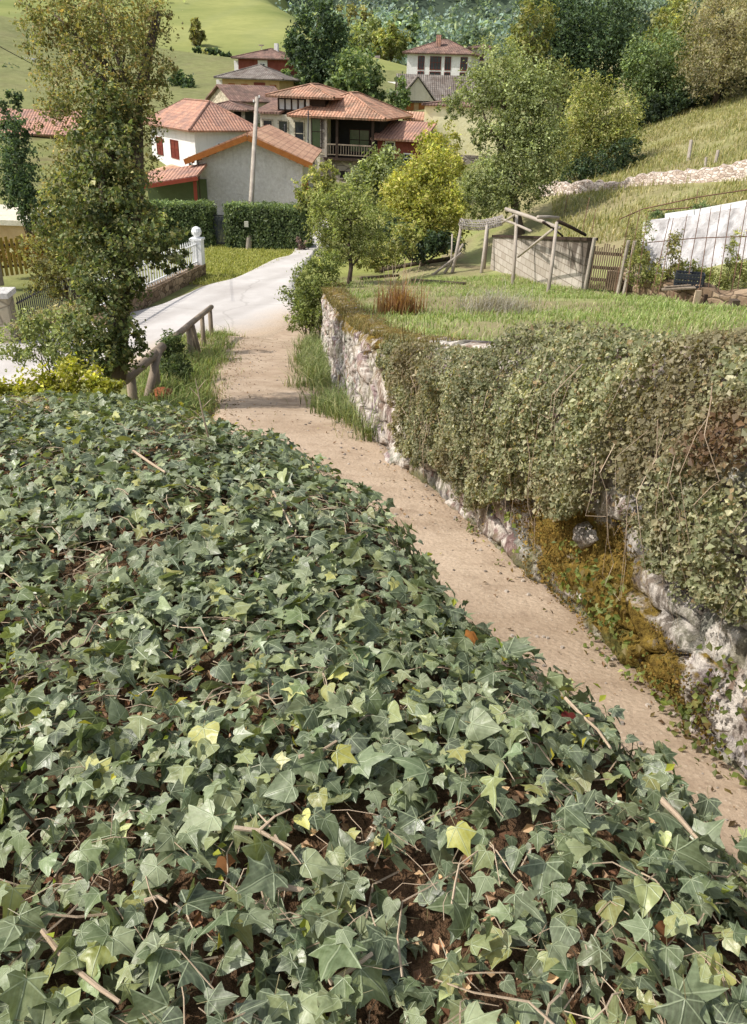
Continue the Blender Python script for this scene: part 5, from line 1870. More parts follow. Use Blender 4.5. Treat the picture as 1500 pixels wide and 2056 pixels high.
# white gallery house on the right
h = House('white_gallery_house', 'white two storey house with brown window strips on the upper right of the village', 818, 108, 108, -14)
z = h.ze
h.walls(0, 8.8, 0, 8, -2, z, 'plaster_white')
rf = h.roof(0, 8.8, 0, 8, z, 1.75, 'tile_brown', 'hip', .55, .16)
for a, wd in ((2.0, .75), (4.0, 1.4), (5.7, .7), (7.9, .8)):
    h.window(('front', 0), a, z - 3.3, wd, 1.2, 'redwood', 'glass', 1, None, False)
    h.window(('front', 0), a, z - 1.75, wd, 1.45, 'redwood', 'glass', 2 if wd > 1 else 1, None, False)
mb = MB()
mb.box(3.6, 4.2, 1.6, 2.2, z + .8, z + 2.4)
mb.build('chimney', M['tile_red'], rf)
h.roof(-.9, 9.4, -1.4, -.01, z - 4.2, .5, 'tile_grey', 'shed', .05, .12, name='canopy_roof')
# chimney house behind
h = House('tower_house', 'little white house with a flat brown roof peeping over the willow', 946, 98, 122, -8)
z = h.ze
h.walls(0, 3.4, 0, 4, -2, z, 'plaster_cream')
h.roof(0, 3.4, 0, 4, z, .5, 'tile_brown', 'hip', .5, .16)
h.window(('front', 0), 1.7, z - 1.5, .6, .8, 'redwood')

# slate roofed house with the dormer gable
h = House('slate_roof_house', 'tan house with a big grey slate roof below the white gallery house', 806, 199, 88, 2)
z = h.ze
h.walls(.2, 10.2, 0, 7.5, 0, z, 'plaster_tan')
rf = h.roof(0, 10.2, .3, 7.5, z, 2.4, 'tile_grey', 'gable_u', .5, .15)
mb = MB()
um = 1.75
mb.poly([(-.1, -.35, z - .1), (3.6, -.35, z - .1), (um, -.35, z + 2.15)])
mb.poly([(-.1, -.25, z - .1), (3.6, -.25, z - .1), (um, -.25, z + 2.15)])
mb.build('pale_gable', M['plaster_cream'], h.root)
mb = MB()
House.slab(h, mb, [(-.55, 3.6, z - .35), (-.55, -.6, z - .35), (um, -.6, z + 2.25), (um, 3.6, z + 2.25)], .12, (0, 1, 0))
House.slab(h, mb, [(4.05, -.6, z - .35), (4.05, 3.6, z - .35), (um, 3.6, z + 2.25), (um, -.6, z + 2.25)], .12, (0, 1, 0))
mb.build('gable_roof', M['tile_grey'], h.root)
for a, mt in ((1.0, 'orangewood'), (2.4, 'orangewood'), (3.9, 'glass'), (5.4, 'glass')):
    h.window(('front', 0), a, z - 2.0, .7, 1.6, 'orangewood', mt, 0, None, False)

# pale yellow house behind the willow
h = House('yellow_house', 'pale yellow house half hidden behind the big willow', 853, 212, 62, -8)
z = h.ze
h.walls(0, 6.0, 0, 6, 0, z, 'plaster_yellow')
h.roof(0, 6.0, 0, 6, z, .35, 'tile_brown', 'hip', .2, .1)
h.box('stone_plinth', 'stone', -.08, 6.08, -.08, 0, 0, z - 3.4)
h.window(('left', 0), 3.0, z - 2.2, .8, 1.2, 'white')
# small brick annexe left of it
h = House('brick_annexe', 'small white annexe with an orange tile roof left of the yellow house', 815, 242, 66, -6)
z = h.ze
h.walls(0, 1.9, 0, 3, 0, z, 'plaster_white')
h.roof(0, 1.9, 0, 3, z, .5, 'tile_orange', 'shed', .25, .12)

# houses at the left behind the tree
h = House('far_left_house', 'house with a pinkish tile roof half hidden behind the tree at the left', -60, 262, 66, 4)
z = h.ze
h.walls(0, 8.2, 0, 7, 0, z, 'plaster_tan')
h.roof(0, 8.2, 0, 7, z, 1.5, 'tile_red', 'gable_u', .5, .14)
h.window(('front', 0), 6.2, z - 1.9, .8, 1.1, 'redwood')
h.window(('front', 0), 3.4, z - 1.9, .8, 1.1, 'redwood')
h = House('far_white_house', 'white house with a low brown roof far behind the tree at the left', 0, 215, 96, 0)
z = h.ze
h.walls(0, 5, 0, 5, 0, z, 'plaster_white')
h.roof(0, 5, 0, 5, z, .8, 'tile_brown', 'hip', .5, .14)
h.window(('front', 0), 3.2, z - 1.6, .7, .8, 'redwood')
h = House('garage_house', 'cream garage wall with a flat parapet at the left edge', -90, 448, 32, 0)
z = h.ze
h.walls(0, 3.1, 0, 4, 0, z, 'plaster_tan')
h.box('parapet', 'plaster_cream', -.1, 3.2, -.12, 4.1, z, z + .2)
# parked vehicle glimpsed above the parapet
A0 = at(20, 430, 38)
t = thing('parked_van', 'blue grey vehicle glimpsed at the left edge above the cream parapet', 'van', (A0[0], A0[1], A0[2] - 1.5), .2)
mb = MB()
P = [(-1.9, .35), (1.9, .35), (1.95, .9), (1.45, 1.1), (.95, 1.75), (-1.8, 1.8), (-1.95, 1.0)]
for s_ in (-.85, .85): mb.poly([(x, s_, zz) for x, zz in P])
for i in range(len(P)):
    a, b = P[i], P[(i + 1) % len(P)]
    mb.poly([(a[0], -.85, a[1]), (b[0], -.85, b[1]), (b[0], .85, b[1]), (a[0], .85, a[1])])
mb.build('body', m_flat('blue_grey_paint', lin('7a8296') * .8, .3, .5), t)
mb = MB()
for a, b in ((-1.6, -.9), (-.75, .0), (.15, .9)): mb.box(a, b, -.87, -.852, 1.1, 1.62)
mb.build('side_window', M['glass'], t)
for x in (-1.2, 1.25):
    mb = MB()
    mb.tube([(x, -.9, .35), (x, -.68, .35)], .35, 16)
    w_ = mb.build('wheel', M['blackplastic'], t)
    mb = MB()
    mb.tube([(x, -.91, .35), (x, -.89, .35)], .2, 12)
    mb.build('rim', M['panel'], w_)

# tan field and white things far off
A0, A1 = at(772, 138, 150), at(822, 160, 140)
mb = MB()
mb.poly([at(765, 160, 132), at(822, 160, 132), at(822, 135, 152), at(765, 133, 152)])
tag(mb.build('field', m_noise('stubble_field', lin('c9a67c') * .75, lin('dfc29a') * .78, .3, .95, .3, .1, 2, .1, space='geo')), kind='structure')
h = House('field_barn', 'far white barn between the trees left of the white gallery house', 732, 120, 150, 0, at(732, 120, 150)[2] - 1.0)
h.walls(0, 2.6, 0, 3, 0, h.ze, 'plaster_white')
h.roof(0, 2.6, 0, 3, h.ze, .7, 'tile_grey', 'gable_u', .3, .12)
h.window(('front', 0), 1.3, h.ze - 1.3, .7, .8, 'redwood')
mb = MB()
a, b = at(752, 172, 112), at(812, 174, 108)
for k in range(1):
    mb.bar(a, b, .3, 1.1)
tag(mb.build('garden_wall', M['plaster_white']), 'white garden wall between the trees below the tan field', 'wall')


# ------------------------------------------------------------------ hedges
def hedge(name, label, p0, p1, d0, d1, py_top0, py_top1, depth, seed, n):
    a, b = at(p0[0], p0[1], d0), at(p1[0], p1[1], d1)
    h0, h1 = at(p0[0], py_top0, d0)[2], at(p1[0], py_top1, d1)[2]
    a[2] = H(a[0], a[1]) - .1
    b[2] = H(b[0], b[1]) - .1
    L = np.linalg.norm((b - a)[:2])
    ang = math.atan2(b[1] - a[1], b[0] - a[0])
    t = thing(name, label, 'hedge', a, ang)
    H0, H1 = h0 - a[2], h1 - a[2]
    mb = MB()
    i_ = .12
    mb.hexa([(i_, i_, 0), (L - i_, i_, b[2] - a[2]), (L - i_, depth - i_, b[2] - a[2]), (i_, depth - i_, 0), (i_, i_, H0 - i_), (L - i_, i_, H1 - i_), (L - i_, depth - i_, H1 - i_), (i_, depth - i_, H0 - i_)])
    mb.build('branches', m_flat('hedge_inner_shade', (.012, .018, .008), .95), t)  # solid core box; the shade inside the hedge is put into its colour
    r = np.random.default_rng(seed)
    f = r.choice(4, n, p=[.55, .25, .1, .1])
    u, w = r.random(n), r.random(n)
    Ht = H0 + (H1 - H0) * u
    x = np.where(f == 2, 0, np.where(f == 3, L, u * L))
    Ht = H0 + (H1 - H0) * x / L
    y = np.where(f == 0, 0, w * depth)
    zz = np.where(f == 1, Ht, np.where(f == 0, w, r.random(n)) * Ht)
    y = y + (fbm(x, zz, .6, seed) - .5) * .3
    zz = zz + (fbm(x, y, .8, seed + 3) - .5) * .22 * (f == 1)
    P = np.stack([x, y, zz], 1) + r.normal(0, .06, (n, 3))
    nm = np.where((f == 1)[:, None], [[0, 0, 1.]], np.where((f == 0)[:, None], [[0, -1., .25]], np.where((f == 2)[:, None], [[-1., 0, .2]], [[1., 0, .2]]))) + r.normal(0, .5, (n, 3))
    C = pick(palette('mid', .5), n, r, None, .25) * np.where(f == 1, 1.25, .85)[:, None] * (.55 + .9 * fbm(x, zz, .5, seed + 8))[:, None]  # lit top and shaded sides painted in: lighter top leaves, darker sides
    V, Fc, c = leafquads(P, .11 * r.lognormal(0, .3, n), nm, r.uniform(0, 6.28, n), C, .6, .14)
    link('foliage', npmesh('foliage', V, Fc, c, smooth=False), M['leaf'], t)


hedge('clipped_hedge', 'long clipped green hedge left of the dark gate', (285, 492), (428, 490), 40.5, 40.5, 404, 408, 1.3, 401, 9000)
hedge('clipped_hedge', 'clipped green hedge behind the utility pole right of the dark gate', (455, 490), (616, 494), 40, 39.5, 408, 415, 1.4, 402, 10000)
a, b = at(428, 490, 40.8), at(457, 490, 40.8)
a[2] = H(a[0], a[1])
t = thing('garden_gate', 'dark blue grey metal gate between the two hedges', 'gate', a, math.atan2(b[1] - a[1], b[0] - a[0]))
L = float(np.linalg.norm((b - a)[:2]))
mb = MB()
for k in range(9):
    mb.box(.06 + k * (L - .12) / 9, .06 + (k + .8) * (L - .12) / 9, -.02, .02, .1, 1.45)
mb.build('gate_panel', m_flat('blue_grey_metal', lin('4e5668') * .6, .5), t)
mb = MB()
mb.bar((0, 0, 0), (0, 0, 1.7), .08)
mb.bar((L, 0, 0), (L, 0, 1.7), .08)
mb.bar((0, 0, 1.5), (L, 0, 1.5), .06)
mb.bar((0, 0, .15), (L, 0, .15), .06)
mb.build('gate_frame', M['iron'], t)
mb = MB()
mb.box(L * .8, L * .8 + .12, -.07, -.02, .85, .9)
mb.build('handle', M['iron'], t)

# ------------------------------------------------------------------ utility pole and cables
b = at(498, 501, 39.5)
b[2] = H(b[0], b[1]) - .3
tp = at(516, 196, 41.0)
t = thing('utility_pole', 'tall weathered wooden utility pole in front of the hedge', 'pole', b)
mb = MB()
mb.tube([(0, 0, 0), (tp - b) * .5, tp - b], [.15, .125, .10], 12)
mb.build('shaft', M['palewood'], t, smooth=True)
for k, (f, sx) in enumerate(((.985, .14), (.955, -.14))):
    q = (tp - b) * f
    mb = MB()
    mb.tube([q, q + np.array([sx, -.02, .02]), q + np.array([sx, -.02, .12])], .015, 6)
    br_ = mb.build('bracket', M['iron'], t)
    mb = MB()
    mb.lathe([(.02, .1), (.045, .13), (.03, .16), (.045, .19), (.02, .22)], q + np.array([sx, -.02, 0]), 8)
    mb.build('insulator', M['white'], br_)
mb = MB()
mb.box(-.1, .1, -.2, -.11, 1.4, 1.65)
mb.build('meter_plate', M['panel'], t)


def cable(label, a, b, sag, rad=.012):
    mb = MB()
    mb.tube([a + (b - a) * f - np.array([0, 0, 4 * sag * f * (1 - f)]) for f in np.linspace(0, 1, 14)], rad, 5)
    tag(mb.build('overhead_cable', M['cable']), label, 'cable', 'overhead cables')


cable('black overhead cable crossing the upper left corner', at(-60, 60, 22), at(330, 215, 58), .6)
# dark slim street poles in front of the manor
for (px, pb, pt, d_, lab) in ((570, 310, 252, 55, 'short dark post in front of the cream wall of the manor'), (617, 330, 225, 56, 'tall dark metal post at the corner of the cream manor wall')):
    b_, t_ = at(px, pb, d_), at(px + 2, pt, d_)
    mb = MB()
    b2 = b_.copy()
    b2[2] = H(b2[0], b2[1]) - .2
    mb.tube([b2, (b2 + t_) / 2, t_], [.06, .05, .045], 8)
    mb.tube([t_, t_ + np.array([0, 0, .08])], [.07, .02], 8)
    mb.bar(t_ - np.array([.2, 0, .15]), t_ + np.array([.2, 0, -.15]), .04)
    tag(mb.build('metal_post', M['iron']), lab, 'post')

# ------------------------------------------------------------------ white railing on a stone kerb wall
a, b = at(292, 612, 26.3), at(402, 568, 31.5)
a[2], b[2] = H(a[0], a[1]), H(b[0], b[1])
t = thing('white_railing', 'white metal railing on a low brown stone wall with a round topped pillar', 'railing', b, math.atan2(a[1] - b[1], a[0] - b[0]))
L = float(np.linalg.norm((b - a)[:2])) + 3.5
dz = (a[2] - b[2]) / (L - 3.5)
mb = MB()
mb.hexa([(-.25, -.2, -.3), (L, -.2, -.3), (L, .2, -.3), (-.25, .2, -.3), (-.25, -.2, .42), (L, -.2, .42 + dz * L), (L, .2, .42 + dz * L), (-.25, .2, .42)])
mb.build('stone_base', M['brownstone'], t)
mb = MB()
mb.bar((.1, 0, .55), (L, 0, .55 + dz * L), .05)
mb.bar((.1, 0, 1.2), (L, 0, 1.2 + dz * L), .05)
n = int(L / .24)
for k in range(n):
    u = .2 + k * .24
    mb.bar((u, 0, .43 + dz * u), (u, 0, 1.32 + dz * u), .035)
    mb.tube([(u, 0, 1.32 + dz * u), (u, 0, 1.42 + dz * u)], [.03, .004], 5)
mb.build('railing_bars', M['white'], t)
mb = MB()
mb.box(-.2, .2, -.2, .2, .425, 1.35)
mb.box(-.24, .24, -.24, .24, 1.35, 1.42)
mb.lathe([(.1, 1.42), (.11, 1.5), (.18, 1.56), (.2, 1.66), (.16, 1.78), (.06, 1.84), (.01, 1.85)], (0, 0, 0), 14)
mb.build('pillar', M['white'], t)

# left: stone pier with iron railing, and a timber garden fence
a = at(8, 668, 21.5)
a[2] = H(a[0], a[1]) - .1
t = thing('stone_gate_pier', 'square sandy stone pier with a grey cap at the left edge', 'pier', a, .12)
zt = at(8, 572, 21.5)[2] - a[2]
mb = MB()
mb.box(-.75, .32, -.3, .3, 0, zt - .14)
mb.build('shaft', M['stone_cream'], t)
mb = MB()
mb.box(-.85, .4, -.38, .38, zt - .14, zt)
mb.build('capstone', M['plaster_grey'], t)
b = at(140, 612, 25.5)
b[2] = H(b[0], b[1])
t = thing('iron_fence', 'dark wrought iron fence on a low wall right of the stone pier', 'fence', a + np.array([.45, .1, 0]), math.atan2(b[1] - a[1], b[0] - a[0]))
L = float(np.linalg.norm((b - a)[:2]))
mb = MB()
mb.box(0, L, -.12, .12, -.2, .28)
mb.build('low_wall', M['brownstone'], t)
mb = MB()
mb.bar((0, 0, .4), (L, 0, .4), .04)
mb.bar((0, 0, 1.15), (L, 0, 1.15), .04)
for k in range(int(L / .12)):
    u = .06 + k * .12
    mb.bar((u, 0, .28), (u, 0, 1.3), .025)
mb.build('bars', M['iron'], t)
a, b = at(-30, 560, 27), at(62, 556, 28)
a[2], b[2] = at(0, 560, 27)[2], at(0, 560, 27)[2]
t = thing('paling_fence', 'yellowish timber paling fence in front of the orange shrub at the left', 'fence', a, math.atan2(b[1] - a[1], b[0] - a[0]))
L = float(np.linalg.norm((b - a)[:2]))
mb = MB()
for k in range(int(L / .17)):
    mb.box(.03 + k * .17, .13 + k * .17, -.02, .02, 0, 1.25 + .05 * math.sin(k * 1.7))
mb.build('palings', m_wood('ochre_paling', lin('8a7432') * .7, lin('b39a48') * .75), t)
for zz in (.3, 1.0):
    mb = MB()
    mb.bar((0, .05, zz), (L, .05, zz), .05, .08)
    mb.build('rail', M['bark'], t)
mb = MB()
mb.box(.42, .58, -.06, .12, -.3, 1.7)
mb.build('post', M['rail'], t)
bush('orange_shrub', 'orange and yellow leaved shrub behind the paling fence', 28.8, [(40, 510, 45, 22), (70, 490, 30, 26), (20, 500, 30, 22)], ['c98a3c', 'b8a048', '8a8a40', 'd0a050'] and [lin(c) * .62 for c in ['c98a3c', 'b8a048', '8a8a40', 'd0a050']], 2200, .1, seed=410)
bush('roadside_weeds', 'dry brownish weeds on the bank below the iron fence', 20.5, [(110, 640, 60, 26), (60, 655, 40, 18), (160, 625, 40, 22)], 'brown', 2400, .07, seed=411)

# ------------------------------------------------------------------ rustic rail fences by the path
def railfence(name, label, rail, posts, braces, rad):
    base = rail[0].copy()
    base[2] = H(base[0], base[1])
    t = thing(name, label, 'fence', base)
    mb = MB()
    mb.tube([p - base for p in rail], [rad * 1.05, rad, rad * .95, rad * .9][:len(rail)], 10, jitter=.06)
    mb.build('rail', M['rail'], t, smooth=True)
    for p in posts:
        q = p - base
        g = H(p[0], p[1]) - base[2] - .3
        mb = MB()
        mb.tube([(q[0], q[1], g), (q[0], q[1], (g + q[2]) / 2), (q[0], q[1], q[2])], [rad * .95, rad * .88, rad * .85], 9, jitter=.06)
        mb.build('post', M['rail'], t, smooth=True)
    for a, b in braces:
        mb = MB()
        mb.tube([a - base, (a + b) / 2 - base, b - base], [rad * .8] * 3, 8, jitter=.06)
        mb.build('brace', M['rail'], t, smooth=True)
    return t


r0, r1, r2 = at(248, 762, 11.6), at(290, 728, 12.6), at(326, 696, 13.6)
pp = [at(262, 756, 12.0), at(280, 744, 12.3), at(308, 716, 13.0)]
railfence('rail_fence', 'near piece of rustic log fence with a broken off rail above the ivy', [r0, r1, r2], [pp[0], pp[2]], [(at(318, 705, 13.2), np.array([*at(288, 800, 12.4)[:2], H(*at(288, 800, 12.4)[:2]) - .1]))], .085)
r0, r1, r2, r3 = at(352, 676, 16.0), at(378, 654, 17.3), at(402, 634, 18.7), at(425, 616, 20)
railfence('rail_fence', 'far piece of rustic log fence with four posts beside the path', [r0, r1, r2, r3], [at(378, 656, 17.3), at(385, 650, 17.6), at(405, 633, 18.9), at(421, 621, 19.8)],
          [(at(386, 652, 17.5), np.array([*at(402, 700, 17.9)[:2], H(*at(402, 700, 17.9)[:2]) - .05]))], .065)
q = on(326, 797, H)
rock('terracotta_stone', 'orange terracotta coloured stone at the foot of the near log fence', q + np.array([0, 0, .05]), (.2, .16, .13), 'terracotta', None, 420)

# ------------------------------------------------------------------ garden structures
def gz(x, y): return T(x, y)


def gpost(px, py, pt, d, dx=0):
    """foot and head of a pole seen at px, from row py up to row pt"""
    b_ = on(px, py, T, 5)
    d_ = float((b_ - CAM) @ Fv)
    return b_, at(px + dx, pt, d_)


# concrete block wall
pa, pb = on(1166, 583, T, 5), on(984, 541, T, 5)
d1, d2 = float((pa - CAM) @ Fv), float((pb - CAM) @ Fv)
ha, hb = at(1178, 474, d1)[2] - pa[2], at(988, 470, d2)[2] - pb[2]
t = thing('block_wall', 'stained concrete block wall behind the pole frame in the garden', 'wall', pa, math.atan2(pb[1] - pa[1], pb[0] - pa[0]))
L = float(np.linalg.norm((pb - pa)[:2]))
dz = pb[2] - pa[2]
mb = MB()
N_ = 8
for k in range(N_):
    u0, u1 = L * k / N_, L * (k + 1) / N_
    z0, z1 = dz * k / N_, dz * (k + 1) / N_
    h0_, h1_ = ha + (hb - ha) * k / N_, ha + (hb - ha) * (k + 1) / N_
    for v, rev in ((0, 0), (-.2, 1)):
        P = [(u0, v, z0 - .3), (u1, v, z1 - .3), (u1, v, z1 + h1_), (u0, v, z0 + h0_)]
        mb.poly(P if not rev else P[::-1], [(p[0], p[2]) for p in (P if not rev else P[::-1])])
    P = [(u0, 0, z0 + h0_), (u1, 0, z1 + h1_), (u1, -.2, z1 + h1_), (u0, -.2, z0 + h0_)]
    mb.poly(P, [(p[0], 2.2) for p in P])
for u, zz, hh2 in ((0, 0, ha), (L, dz, hb)):
    P = [(u, 0, zz - .3), (u, -.2, zz - .3), (u, -.2, zz + hh2), (u, 0, zz + hh2)]
    mb.poly(P, [(p[1], p[2]) for p in P])
mb.build('masonry', M['blocks'], t)
mb = MB()
mb.bar((0, -.1, ha + .03), (L, -.1, dz + hb + .03), .3, .07)
mb.build('coping', M['darkwood'], t)

# paling gate
a, b = on(1176, 585, T, 5), on(1243, 587, T, 5)
a = pa + np.array([.12, -.08, 0])
d_ = float((a - CAM) @ Fv)
b = at(1236, 584, d_ - .2)
b[2] = T(b[0], b[1])
zt = at(1205, 478, d_)[2] - a[2]
t = thing('paling_gate', 'brown wooden paling gate between the block wall and the bean poles', 'gate', a, math.atan2(b[1] - a[1], b[0] - a[0]))
L = float(np.linalg.norm((b - a)[:2]))
r = np.random.default_rng(430)
mb = MB()
for k in range(13):
    u = .04 + k * L / 13
    mb.box(u, u + L / 13 * .62, -.015, .015, .08, zt - r.uniform(0, .12))
mb.build('palings', m_wood('grey_brown_paling', lin('6a5848') * .75, lin('a8927a') * .8), t)
for zz in (.3, zt * .5, zt - .25):
    mb = MB()
    mb.bar((0, .05, zz), (L, .05, zz), .05, .07)
    mb.build('rail', M['bark'], t)
for u in (-.05, L + .05, L + .2):
    mb = MB()
    mb.tube([(u, 0, -.2), (u + .05, 0, zt + (.1 if u < 1 else .45))], .045, 8)
    mb.build('post', M['palewood'], t)

# pole frame (old pergola)
frame = thing('pole_frame', 'weathered frame of grey poles standing in front of the block wall', 'pole frame', on(1030, 571, T, 5))
fb = np.array(frame.location)


def pole(mb_name, p, q, rad, mat='palewood'):
    mb = MB()
    p, q = np.array(p), np.array(q)
    mb.tube([p - fb, (p + q) / 2 - fb + np.array([.01, 0, .01]), q - fb], [rad, rad * .9, rad * .8], 8, jitter=.07)
    mb.build(mb_name, M[mat], frame, smooth=True)


p1b, p1t = gpost(1030, 572, 428, 0, 8)
p2b, p2t = gpost(1100, 590, 446, 0, 18)
dd1, dd2 = float((p1b - CAM) @ Fv), float((p2b - CAM) @ Fv)
p3b, p3t = gpost(966, 548, 452, 0, 12)
pole('post', p1b - np.array([0, 0, .2]), p1t, .055)
pole('post', p2b - np.array([0, 0, .2]), p2t, .05)
pole('post', p3b - np.array([0, 0, .2]), p3t, .06)
pole('beam', at(1016, 420, dd1), at(1124, 458, dd2), .055)
pole('beam', at(1080, 436, dd2 + .5), at(1122, 437, dd2 + 1.2), .045)
pole('beam', at(1120, 444, dd2), at(1176, 472, dd2 + .6), .045, 'darkwood')
pole('brace', at(1108, 462, dd2), at(1040, 516, dd1), .035)
pole('brace', at(1036, 430, dd1), at(1008, 448, dd1 + 2), .04)
pole('brace', at(1008, 440, dd1 + 2), at(1066, 464, dd2 + 1.5), .04)
pole('brace', at(1090, 446, dd2 + .2), at(1130, 474, dd2 + 1), .03, 'darkwood')
# second frame with the rolled net
t2 = thing('net_frame', 'leaning grey poles carrying a rolled net at the corner of the garden', 'pole frame', on(910, 548, T, 5))
fb = np.array(t2.location)
frame = t2
dA = float((fb - CAM) @ Fv)
pole('post', on(908, 548, T, 5), at(926, 455, dA), .06)
pole('brace', on(868, 553, T, 5), at(926, 508, dA), .045, 'palewood')
pole('brace', on(892, 549, T, 5), at(930, 490, dA), .05)
pole('post', on(972, 540, T, 5), at(980, 452, dA + .4), .05, 'rail')
pole('brace', at(905, 530, dA), at(908, 470, dA), .03)
# net roll
mb = MB()
c0, c1 = at(924, 449, dA), at(1008, 442, dA)
ax = c1 - c0
for k in range(26):
    f = k / 25
    c = c0 + ax * f + np.array([0, 0, -.10 * math.sin(math.pi * f)])
    rr_ = .10 + .05 * math.sin(k * 1.3)
    pts = []
    for j in range(11):
        an = 2 * math.pi * j / 10
        pts.append(c + np.array([.02 * math.sin(3 * an), .3 * math.cos(an) * (1 + .1 * math.sin(k)), rr_ * 1.2 * math.sin(an)]))
    mb.tube(pts, .012, 4, cap=False)
for j in range(12):
    an = 2 * math.pi * j / 12
    pts = []
    for k in range(14):
        f = k / 13
        pts.append(c0 + ax * f + np.array([0, .3 * math.cos(an), .15 * math.sin(an) - .10 * math.sin(math.pi * f)]))
    mb.tube(pts, .014, 4, cap=False)
tag(mb.build('rolled_net', M['netting']), 'bundle of grey garden netting resting across the leaning poles', 'net')

# whitewashed retaining wall
wl = [on(1285, 527, T, 5), on(1385, 528, T, 5), on(1520, 520, T, 5)]
wl = [at(1285, 522, 21.2), at(1395, 532, 20.0), at(1560, 528, 18.6)]
tops = [at(1292, 446, 21.6), at(1395, 432, 20.4), at(1560, 402, 19.0)]
mb = MB()
for i in range(2):
    for k in range(6):
        f0, f1 = k / 6, (k + 1) / 6
        a0, a1 = wl[i] * (1 - f0) + wl[i + 1] * f0, wl[i] * (1 - f1) + wl[i + 1] * f1
        b0, b1 = tops[i] * (1 - f0) + tops[i + 1] * f0, tops[i] * (1 - f1) + tops[i + 1] * f1
        a0, a1 = a0 - np.array([0, 0, .6]), a1 - np.array([0, 0, .6])
        back = np.array([.25, .4, 0])
        mb.poly([a0, a1, b1, b0])
        mb.poly([b0, b1, b1 + back, b0 + back])
        mb.poly([a1 + back, a0 + back, b0 + back, b1 + back])
a0, b0 = wl[0] - np.array([0, 0, .6]), tops[0]
mb.poly([a0, b0, b0 + back, a0 + back])
t = thing('whitewashed_wall', 'flaking whitewashed retaining wall behind the bean poles', 'wall', (0, 0, 0))
mb.build('masonry', M['whitewash'], t)
mb = MB()
up = np.array([.12, .18, .06])
mb.bar(tops[0] * .55 + tops[1] * .45 + up, tops[1] + up, .34, .14)
mb.bar(tops[1] + up, tops[2] + up, .34, .14)
mb.build('coping', M['white'], t)
bush('wall_ivy_patch', 'green creeper clinging to the left end of the whitewashed wall', 21.0, [(1275, 480, 16, 36), (1300, 520, 36, 14), (1262, 510, 14, 26), (1345, 515, 12, 26)], 'olive', 2600, .06, seed=431)
bush('garden_weeds', 'yellowish weeds along the foot of the whitewashed wall', 18.8, [(1310, 555, 60, 16), (1440, 560, 60, 18), (1390, 540, 40, 14), (1490, 545, 30, 22)], 'yg', 4500, .055, seed=432, k=.55)
bush('wall_top_weeds', 'green weeds on top of the whitewashed wall', 21.8, [(1340, 432, 44, 8), (1420, 418, 40, 8)], 'mid', 1500, .06, seed=433)

bush('climbing_bean', 'yellow green bean vines climbing the leftmost rusty rods', 18.7, [(1290, 490, 10, 60), (1300, 545, 22, 18), (1276, 530, 14, 30)], 'yg', 1500, .05, seed=434)
bush('climbing_bean', 'yellow green bean vine climbing the rods behind the black crate', 18.3, [(1352, 500, 9, 50), (1362, 540, 18, 20)], 'olive', 1200, .05, seed=435)
bush('climbing_bean', 'thin vine growing up the rods at the right end of the whitewashed wall', 17.8, [(1470, 510, 9, 40), (1484, 540, 20, 18)], 'yg', 1100, .05, seed=436)
# bean poles (rusty rods), each a thing
rods = [(1236, 570, 1268, 420), (1262, 560, 1285, 422), (1282, 556, 1300, 428), (1312, 560, 1345, 436), (1330, 545, 1352, 438), (1360, 552, 1380, 430), (1386, 556, 1408, 412), (1414, 552, 1428, 418), (1432, 548, 1448, 412), (1452, 552, 1468, 410),
        (1478, 556, 1500, 404), (1492, 550, 1510, 400)]
r = np.random.default_rng(440)
for i, (bx_, by_, tx_, ty_) in enumerate(rods):
    d_ = 18.6 - .006 * (bx_ - 1236) + r.uniform(-.2, .2)
    b_, t_ = at(bx_, by_ + 6, d_), at(tx_, ty_, d_)
    b_[2] = min(b_[2], T(b_[0], b_[1]) - .05)
    mb = MB()
    mb.tube([b_, (b_ + t_) / 2 + r.normal(0, .012, 3), t_], [.011, .010, .008], 5)
    tag(mb.build('bean_pole', M['rust']), 'thin rusty upright rod in the row before the whitewashed wall', 'pole', 'rusty rods before the whitewashed wall')
mb = MB()
mb.tube([at(1244, 440, 18.8), at(1290, 420, 18.7), at(1400, 396, 17.9), at(1520, 378, 17.2)], .014, 5)
tag(mb.build('cross_rod', M['rust']), 'long rusty cross rod sloping above the tops of the upright rods', 'rod')
mb = MB()
mb.tube([at(1300, 487, 18.7), at(1400, 478, 18.0), at(1520, 474, 17.2)], .011, 5)
tag(mb.build('cross_wire', M['rust']), 'rusty cross wire at mid height of the upright rods', 'wire')
mb = MB()
mb.tube([at(1300, 424, 23.5), at(1440, 412, 23)], .02, 5)
tag(mb.build('fallen_rod', M['rust']), 'short rusty rod lying on the bank above the whitewashed wall', 'rod')
for i, (bx_, by_, tx_, ty_) in enumerate([(1132, 432, 1142, 385), (1168, 470, 1184, 396), (1188, 470, 1196, 420), (1396, 416, 1402, 380)]):
    b_, t_ = on(bx_, by_, T, 5), None
    t_ = at(tx_, ty_, float((b_ - CAM) @ Fv))
    mb = MB()
    mb.tube([b_, (b_ + t_) / 2, t_], [.016, .015, .012], 5)
    tag(mb.build('vine_stake', M['rust']), ['thin stake nearest the pink stone wall on the grass strip', 'tall thin stake above the end of the block wall', 'short thin stake right of the tall one above the paling gate', 'thin stake on the bank above the middle of the whitewashed wall'][i], 'stake', 'thin stakes on the grass strip')

